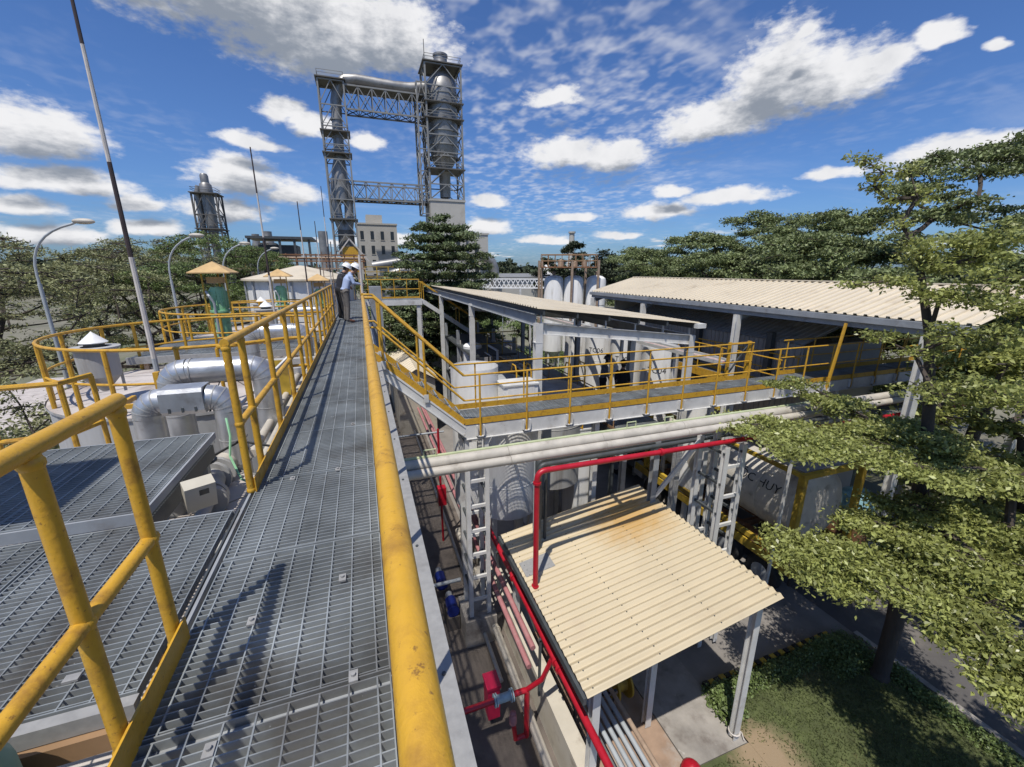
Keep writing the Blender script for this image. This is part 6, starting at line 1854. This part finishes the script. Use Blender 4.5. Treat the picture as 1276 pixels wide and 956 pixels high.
def build_tree(name, label, trunk, tr_r, pads, nleaf, leaf_l, mat, seed, group=None, sub=7, up_bias=1.0, twig=0.012, clump=0.42, category='tree', twigs=3, aspect=0.5, flat=0.35, dens=None):
    """trunk polyline, pads (x,y,z,rx,ry,rz): foliage clumps; limbs grow from the nearest part of the tree already there"""
    rng = np.random.default_rng(seed)
    rnd = random.Random(seed)
    base = trunk[0]
    t = thing(name, label, category, tuple(base), group)
    nodes = [Vector(p) for p in trunk]
    parent = [-1] + list(range(len(trunk) - 1))
    order = sorted(range(len(pads)), key=lambda i: (Vector(pads[i][:3]) - nodes[min(len(nodes) - 1, 1)]).length)
    tips = []
    base_n = len(trunk)
    for i in order:
        c = Vector(pads[i][:3])
        best, bi = 1e9, 0
        for k, q in enumerate(nodes):
            if k < base_n and q.z > c.z - 0.1 and k > 0 and q.z - c.z > 0.6:
                continue
            d = (q - c).length + max(0, q.z - c.z) * 1.5
            if k == 0:
                d += 3
            if d < best:
                best, bi = d, k
        a = nodes[bi]
        ln = (c - a).length
        ns = max(1, int(ln / 0.7))
        pk = bi
        for s in range(1, ns + 1):
            f = s / ns
            p = a.lerp(c, f) + Vector((rnd.uniform(-1, 1), rnd.uniform(-1, 1), rnd.uniform(-.4, .6))) * 0.09 * ln ** 0.5 * (1 - f * 0.6)
            p.z += -0.10 * ln * math.sin(math.pi * f) * 0.4
            nodes.append(p); parent.append(pk); pk = len(nodes) - 1
        tips.append((pk, i))
    # twigs
    for pk, i in tips:
        x, y, z, rx, ry, rz = pads[i]
        for k in range(twigs):
            a = rnd.uniform(0, 2 * math.pi)
            q = Vector((x + rx * .75 * math.cos(a), y + ry * .75 * math.sin(a), z + rnd.uniform(-.5, .5) * rz))
            nodes.append(q); parent.append(pk)
    load = [0.0] * len(nodes)
    for k in range(len(nodes) - 1, 0, -1):
        load[k] = max(load[k], 1.0)
        load[parent[k]] += load[k]
    mx_ = load[0]
    rad = [max(twig, tr_r * (l / mx_) ** 0.62) for l in load]
    b = MB()
    limbs = {}
    limb_of = [-1] * len(nodes)
    for k in range(1, len(nodes)):
        pk = parent[k]
        if (nodes[k] - nodes[pk]).length < 1e-4:
            continue
        r0 = rad[pk] if pk < base_n and k < base_n else min(rad[pk], rad[k] * 1.25)
        if k >= base_n:
            limb_of[k] = k if pk < base_n else limb_of[pk]
        tgt = b if k < base_n else limbs.setdefault(limb_of[k], MB())
        tgt.tube([nodes[pk], nodes[k]], [r0, rad[k]], 10 if k < base_n else 6)
    # root flare
    b.tube([nodes[0] - Vector((0, 0, 0.05)), nodes[0].lerp(nodes[1], 0.12)], [rad[0] * 1.5, rad[0] * 1.02], 10)
    b.build('trunk', 'bark', t, smooth='auto')
    for q in limbs.values():
        q.build('limb', 'bark', t, smooth='auto')
    # leaves
    vol = np.array([p[3] * p[4] * (0.35 + p[5]) * (dens(p) if dens else 1.0) for p in pads]); vol = vol / vol.sum()
    PP = []
    for (x, y, z, rx, ry, rz), f in zip(pads, vol):
        n = int(nleaf * f)
        if n < 4:
            continue
        cc = rng.normal(size=(sub, 3))
        cc /= np.linalg.norm(cc, axis=1)[:, None]
        cc *= rng.uniform(0.25, 0.95, size=(sub, 1))
        idx = rng.integers(0, sub, n)
        q = cc[idx] + rng.normal(size=(n, 3)) * clump * np.array([0.62, 0.62, 0.62])
        PP.append(np.array([x, y, z]) + q * np.array([rx, ry, rz]))
    P = np.concatenate(PP)
    N = rng.normal(size=P.shape) * flat * 1.6
    N[:, 2] += up_bias
    N /= np.linalg.norm(N, axis=1)[:, None]
    L = leaf_l * rng.uniform(0.65, 1.3, len(P))
    V, n = leaf_mesh(P, N, L, L * aspect * rng.uniform(0.8, 1.2, len(P)), rng)
    quads_object('crown', V, n, mat, t, tuple(base))
    return t


# the layered tree by the road
UPT = [(7.57, 6.18, 5.6), (7.3, 5.06, 5.6), (8.28, 4.92, 5.6), (8.6, 4.28, 5.5), (9.1, 3.81, 5.4), (9.89, 3.53, 5.4), (10.17, 3.18, 5.3), (9.52, 5.83, 6.0), (9.58, 5.05, 5.8), (9.79, 4.34, 5.7), (8.0, 5.6, 5.62), (9.0, 4.9, 5.6)]
LOT = [(6.95, 4.25, 3.9), (7.41, 4.09, 4.0), (8.52, 4.12, 4.3), (9.27, 3.94, 4.5), (9.69, 3.48, 4.6), (9.9, 2.94, 4.5), (7.62, 3.51, 3.95), (8.09, 3.08, 3.9), (8.12, 2.58, 3.8), (7.9, 2.13, 3.65), (7.55, 1.72, 3.5), (7.1, 3.75, 3.8), (9.11, 2.89, 4.2), (8.93, 2.37, 4.0), (8.23, 3.55, 4.1), (9.6, 2.3, 4.3), (8.8, 3.4, 4.3)]
CRT = [(9.54, 5.06, 8.56), (9.93, 4.72, 8.85), (10.11, 4.33, 9.0), (9.79, 3.8, 8.65), (9.76, 5.07, 9.1), (10.27, 4.72, 9.25), (10.16, 4.22, 9.3), (9.01, 5.0, 7.55), (9.25, 4.52, 7.32), (9.47, 4.04, 7.67), (9.37, 3.5, 7.75), (9.13, 3.55, 6.99), (9.09, 3.08, 6.87), (8.96, 3.97, 6.76), (9.76, 4.63, 8.29), (9.77, 4.11, 8.32), (9.39, 3.43, 8.19), (10.6, 3.6, 7.6), (10.9, 3.2, 8.6), (10.8, 2.8, 6.4), (10.9, 4.4, 6.5)]
TPT = [(9.39, 6.11, 10.8), (9.55, 5.85, 10.55), (9.91, 5.63, 10.53), (9.94, 5.38, 10.07), (9.64, 5.7, 10.03), (9.76, 5.49, 9.59), (9.5, 5.94, 10.32)]
pads = [(*p, 0.74, 0.74, 0.12) for p in UPT] + [(*p, 0.70, 0.70, 0.17) for p in LOT] + [(*p, *((0.36, 0.36, 0.14) if p[2] < 7.6 and p[1] > 4.4 else (0.54, 0.54, 0.22))) for p in CRT] + [(*p, 0.30, 0.30, 0.18) for p in TPT]
pads += [(8.95, 5.62, 8.5, 0.3, 0.3, 0.08), (8.9, 6.6, 6.25, 0.45, 0.45, 0.1), (9.3, 6.4, 6.3, 0.4, 0.4, 0.12)]
build_tree('layered_tree', 'near tree with flat leafy tiers beside the road at right', [(10.1, 4.1, 0.02), (10.12, 4.12, 1.5), (10.1, 4.2, 3.0), (10.05, 4.25, 4.2), (9.98, 4.3, 5.2), (9.95, 4.45, 6.3), (9.9, 4.7, 7.6), (9.85, 5.1, 8.9)],
           0.15, pads, 96000, 0.088, 'leaf_near', 11, flat=0.62, dens=lambda p: 1.0 if p[2] < 6.3 else 0.34, sub=14, clump=0.33, twigs=5, twig=0.007, aspect=0.48)
# its neighbour just out of the picture, which shades the lawn
rr = random.Random(21)
pads = [(8.2 + rr.uniform(-1.6, 1.6), 0.0 + rr.uniform(-1.4, 0.5), rr.choice((4.6, 5.6, 6.6)) + rr.uniform(-.2, .2), 0.6, 0.6, 0.16) for _ in range(16)]
build_tree('layered_tree', 'neighbouring layered tree outside the right edge that shades the lawn', [(8.6, -0.4, 0.06), (8.6, -0.4, 2.5), (8.5, -0.3, 4.4), (8.5, -0.2, 6.4)], 0.2, pads, 12000, 0.10, 'leaf_near', 12, twigs=2, aspect=0.55)


def spread_pads(c, h0, h1, rad, n, seed, pr=(1.3, 1.3, 0.4), dome=0.5, tiers=None):
    r = random.Random(seed)
    out = []
    for i in range(n):
        a = r.uniform(0, 2 * math.pi)
        q = math.sqrt(r.uniform(0.02, 1))
        z = h0 + (h1 - h0) * r.random() * (1 - dome * q * q) 
        if r.random() < 0.45:
            z = h0 + (h1 - h0) * (1 - dome * q * q)
        s = r.uniform(0.75, 1.25)
        out.append((c[0] + rad * q * math.cos(a), c[1] + rad * q * math.sin(a), z, pr[0] * s, pr[1] * s, pr[2] * s))
    return out


def auto_tree(name, label, x, y, h0, h1, rad, n, nleaf, leaf, mat, seed, group, pr=(1.3, 1.3, 0.4), dome=0.5, tr=0.22, sub=8, clump=0.4, flat=0.35, aspect=0.5):
    r = random.Random(seed * 7)
    trunk = [(x, y, 0), (x + r.uniform(-.2, .2), y, h0 * 0.5), (x + r.uniform(-.4, .4), y + r.uniform(-.3, .3), h0 * 0.95), (x + r.uniform(-.5, .5), y + r.uniform(-.5, .5), (h0 + h1) / 2)]
    return build_tree(name, label, trunk, tr, spread_pads((x, y), h0, h1, rad, n, seed, pr, dome), nleaf, leaf, mat, seed, group, sub=sub, clump=clump, twigs=3, twig=0.018, flat=flat, aspect=aspect)


G = 'broad trees behind the warehouse'
for i, (x, y, h0, h1, rad, lab) in enumerate(((24.5, 33.5, 5.5, 10.6, 3.6, 'leftmost dark tree behind the warehouse roof'), (27.0, 28.5, 6, 11.6, 4.2, 'second dark tree from the left behind the warehouse'),
                                              (30.5, 25.5, 6, 13.2, 4.6, 'tall broad tree above the middle of the warehouse roof'), (27.5, 19.5, 6, 12.0, 3.8, 'tree directly behind the top shoot of the near tree'),
                                              (29, 13.6, 6, 14.6, 4.4, 'tallest rounded tree at the top right edge'), (23.5, 24, 5, 10.0, 3.2, 'lower dark tree touching the warehouse ridge'),
                                              (22.5, 16.5, 5, 10.4, 3.0, 'dark tree low behind the warehouse, right of middle'), (24, 9.0, 4, 10.8, 3.6, 'shaded tree at the right edge behind the near leaves'),
                                              (20.5, 11.5, 3.5, 8.6, 2.6, 'low bushy tree just behind the warehouse end'))):
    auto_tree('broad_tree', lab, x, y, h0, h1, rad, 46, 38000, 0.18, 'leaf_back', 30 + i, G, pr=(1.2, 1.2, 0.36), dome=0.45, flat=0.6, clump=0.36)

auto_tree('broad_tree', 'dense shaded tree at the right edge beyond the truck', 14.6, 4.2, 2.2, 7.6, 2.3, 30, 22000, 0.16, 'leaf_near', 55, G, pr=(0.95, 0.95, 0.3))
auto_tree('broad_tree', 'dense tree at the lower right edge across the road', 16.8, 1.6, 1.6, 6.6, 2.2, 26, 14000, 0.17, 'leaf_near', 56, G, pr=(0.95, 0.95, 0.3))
G = 'feathery trees left of the tanks'
for i, (x, y, h0, h1, rad, m, lab) in enumerate(((-12.5, 17.5, 5.2, 9.3, 4.4, 'leaf_left', 'large olive feathery tree at the left edge'), (-10.5, 22.0, 5.0, 9.0, 3.4, 'leaf_left', 'olive feathery tree behind the big curved rail'),
                                                 (-15.5, 23, 6, 10.3, 4.4, 'leaf_left', 'feathery tree behind the leftmost street lamp'), (-11.2, 27.5, 5.5, 9.8, 3.6, 'leaf_left', 'thin feathery tree right of the tall striped pole'),
                                                 (-8.6, 25.5, 4.8, 9.0, 2.9, 'leaf_green', 'greener tree behind the front green motor'), (-8.6, 32, 5.5, 10.9, 3.2, 'leaf_green', 'fresh green tree below the small dark tower'),
                                                 (-10.5, 13.0, 3.8, 7.4, 2.8, 'leaf_left', 'low tree at the far left beside the curved rail'), (-7.4, 38, 5.5, 10.2, 2.6, 'leaf_green', 'farthest green tree left of the pipe gallery'),
                                                 (-12.5, 34, 6, 10.6, 3.8, 'leaf_left', 'hazy bare-topped tree behind the second lamp'))):
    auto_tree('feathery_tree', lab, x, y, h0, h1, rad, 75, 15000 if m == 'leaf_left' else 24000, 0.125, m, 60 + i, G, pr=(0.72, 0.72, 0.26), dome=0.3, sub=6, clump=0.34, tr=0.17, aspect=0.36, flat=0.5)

# conifer-like layered tree in the centre
pads = []
rr = random.Random(77)
for i in range(15):
    f = i / 14
    z = 3.6 + f * 8.5
    rad = 3.6 * math.sqrt(max(0, 1 - f ** 4)) + 0.15
    n = max(3, int(3.2 * rad))
    for k in range(n):
        a = 2 * math.pi * (k + rr.random() * 0.6) / n + i
        q = rad * rr.uniform(0.7, 1.05)
        for s in ((0.35, 0.68, 1.0) if rad > 1 else (1.0,)):
            pads.append((5.4 + q * s * math.cos(a), 29.5 + q * s * math.sin(a), z - 0.16 * (1 - s) + 0.10 * s * rr.uniform(-1, 1.5), 0.60, 0.60, 0.2))
build_tree('conifer', 'dark layered conifer-like tree in front of the pale tower block', [(5.4, 29.5, 0), (5.4, 29.5, 4), (5.42, 29.5, 7), (5.4, 29.5, 10), (5.4, 29.5, 12.2)], 0.2, pads, 60000, 0.28, 'leaf_conifer', 5, sub=8, clump=0.45, twigs=1, twig=0.012, aspect=0.32, flat=0.45)
auto_tree('broad_tree', 'dark bushy tree below the far cross platform', 3.2, 31, 1.5, 6.2, 2.6, 26, 9000, 0.24, 'leaf_back', 91, 'dark trees by the far platform')
auto_tree('broad_tree', 'dark tree seen under the far platform beside the duct column', 1.6, 36, 2, 8.0, 2.8, 26, 9000, 0.26, 'leaf_back', 92, 'dark trees by the far platform')
for i, (x, y, h, lab) in enumerate(((11.5, 44, 4.6, 'small roadside tree seen left of the canopy corner column'), (14.5, 48, 4.2, 'small roadside tree seen through the canopy, middle'), (17.5, 43, 3.8, 'small roadside tree seen through the canopy, right'))):
    auto_tree('small_tree', lab, x, y, 1.4, h, 1.9, 14, 4200, 0.24, 'leaf_green', 100 + i, 'small trees by the far road')
for i, (x, y, h0, h1, lab) in enumerate(((46, 88, 5, 14.5, 'tall thin tree rising from the far woods right of the gantry'), (52, 84, 4, 12.5, 'tree of the far woods beside the warehouse gable'), (42, 92, 4, 11.6, 'tree of the far woods behind the gantry'))):
    auto_tree('far_tree', lab, x, y, h0, h1, 3.4, 22, 5200, 0.6, 'leaf_far', 120 + i, 'single trees of the far woods', pr=(1.5, 1.5, 0.8))

# far belt of woods all round the horizon
rng = np.random.default_rng(8)
n = 60000
az = rng.uniform(R(-75), R(110), n)
dist = rng.uniform(210, 300, n)
prof = 9.5 + 2.2 * np.sin(az * 23) + 1.6 * np.sin(az * 61 + 1) + 1.0 * np.sin(az * 149 + 2)
lump = rng.uniform(0, 1, n) ** 0.7
P = np.stack([np.sin(az) * dist, np.cos(az) * dist, 0.3 + lump * (prof + rng.normal(size=n) * 0.8)], axis=1)
N = rng.normal(size=P.shape); N[:, 2] += 0.6
N /= np.linalg.norm(N, axis=1)[:, None]
Ls = rng.uniform(1.6, 3.4, n)
V, n = leaf_mesh(P, N, Ls, Ls * 0.8, rng)
tag(quads_object('far_woods', V, n, 'leaf_far'), 'dark belt of distant woods along the horizon', 'woods', kind='stuff')


# ------------------------------------------------------------------ hedges and grass
def leaf_band(name, label, boxes, n, leaf, mat, seed, cat, kind=None):
    rng = np.random.default_rng(seed)
    PP = []
    tot = sum((b[1] - b[0]) * (b[3] - b[2]) for b in boxes)
    for (x0, x1, y0, y1, h) in boxes:
        k = int(n * (x1 - x0) * (y1 - y0) / tot)
        p = np.stack([rng.uniform(x0, x1, k), rng.uniform(y0, y1, k), np.zeros(k)], axis=1)
        bumpy = 0.65 + 0.35 * np.sin(p[:, 0] * 5.1 + p[:, 1] * 3.7) * np.sin(p[:, 0] * 2.3 - p[:, 1] * 4.9)
        ex = np.minimum(np.minimum(p[:, 0] - x0, x1 - p[:, 0]), np.minimum(p[:, 1] - y0, y1 - p[:, 1]))
        edge = np.clip(ex / 0.12, 0.25, 1)
        p[:, 0] += rng.normal(size=k) * 0.05; p[:, 1] += rng.normal(size=k) * 0.05
        p[:, 2] = 0.05 + h * bumpy * edge * rng.uniform(0.2, 1.05, k)
        PP.append(p)
    P = np.concatenate(PP)
    N = rng.normal(size=P.shape) * 0.6; N[:, 2] += 0.9
    N /= np.linalg.norm(N, axis=1)[:, None]
    L = leaf * rng.uniform(0.6, 1.3, len(P))
    V, k = leaf_mesh(P, N, L, L * 0.6, rng)
    return tag(quads_object(name, V, k, mat), label, cat, kind=kind)


leaf_band('hedge', 'low leafy hedge along the yard side of the lawn', [(6.15, 10.3, 4.72, 5.16, 0.30), (9.2, 10.5, 4.3, 5.2, 0.42)], 13000, 0.055, 'leaf_green', 3, 'hedge')
leaf_band('hedge', 'long low dark hedge between the lawn and the road', [(10.25, 10.7, -5, 4.3, 0.30)], 15000, 0.055, 'leaf_green', 4, 'hedge')
leaf_band('shrub', 'small leafy shrub beside the white shed post', [(6.05, 6.6, 4.4, 4.9, 0.35)], 700, 0.08, 'leaf_green', 6, 'shrub')
leaf_band('bushes', 'dark bushes seen through the canopy beside the far road', [(11, 16, 26, 31, 1.6), (13, 22, 36, 40, 1.2)], 9000, 0.2, 'leaf_green', 7, 'bushes', kind='stuff')
leaf_band('undergrowth', 'dark green undergrowth below the left trees', [(-18, -7.2, 12, 40, 2.0)], 30000, 0.22, 'leaf_left', 9, 'undergrowth', kind='stuff')
rng = np.random.default_rng(14)
n = 42000
P = np.stack([rng.uniform(5.0, 10.3, n), rng.uniform(-1.5, 4.8, n), np.full(n, 0.085)], axis=1)
bare = (np.hypot((P[:, 0] - 6.35) / 0.75, (P[:, 1] - 3.75) / 0.65) < 0.8 + rng.normal(size=len(P)) * 0.3 + 0.25 * np.sin(P[:, 0] * 7) * np.sin(P[:, 1] * 9))
P = P[~(bare | ((P[:, 0] < 6.25) & (P[:, 1] > 3.95)))]
N = rng.normal(size=P.shape); N[:, 2] *= 0.35
N /= np.linalg.norm(N, axis=1)[:, None]
L = rng.uniform(0.03, 0.075, len(P))
V, n = leaf_mesh(P, N, L, L * 0.25, rng)
tag(quads_object('grass', V, n, 'grass'), 'short mown grass on the corner lawn', 'grass', kind='stuff')
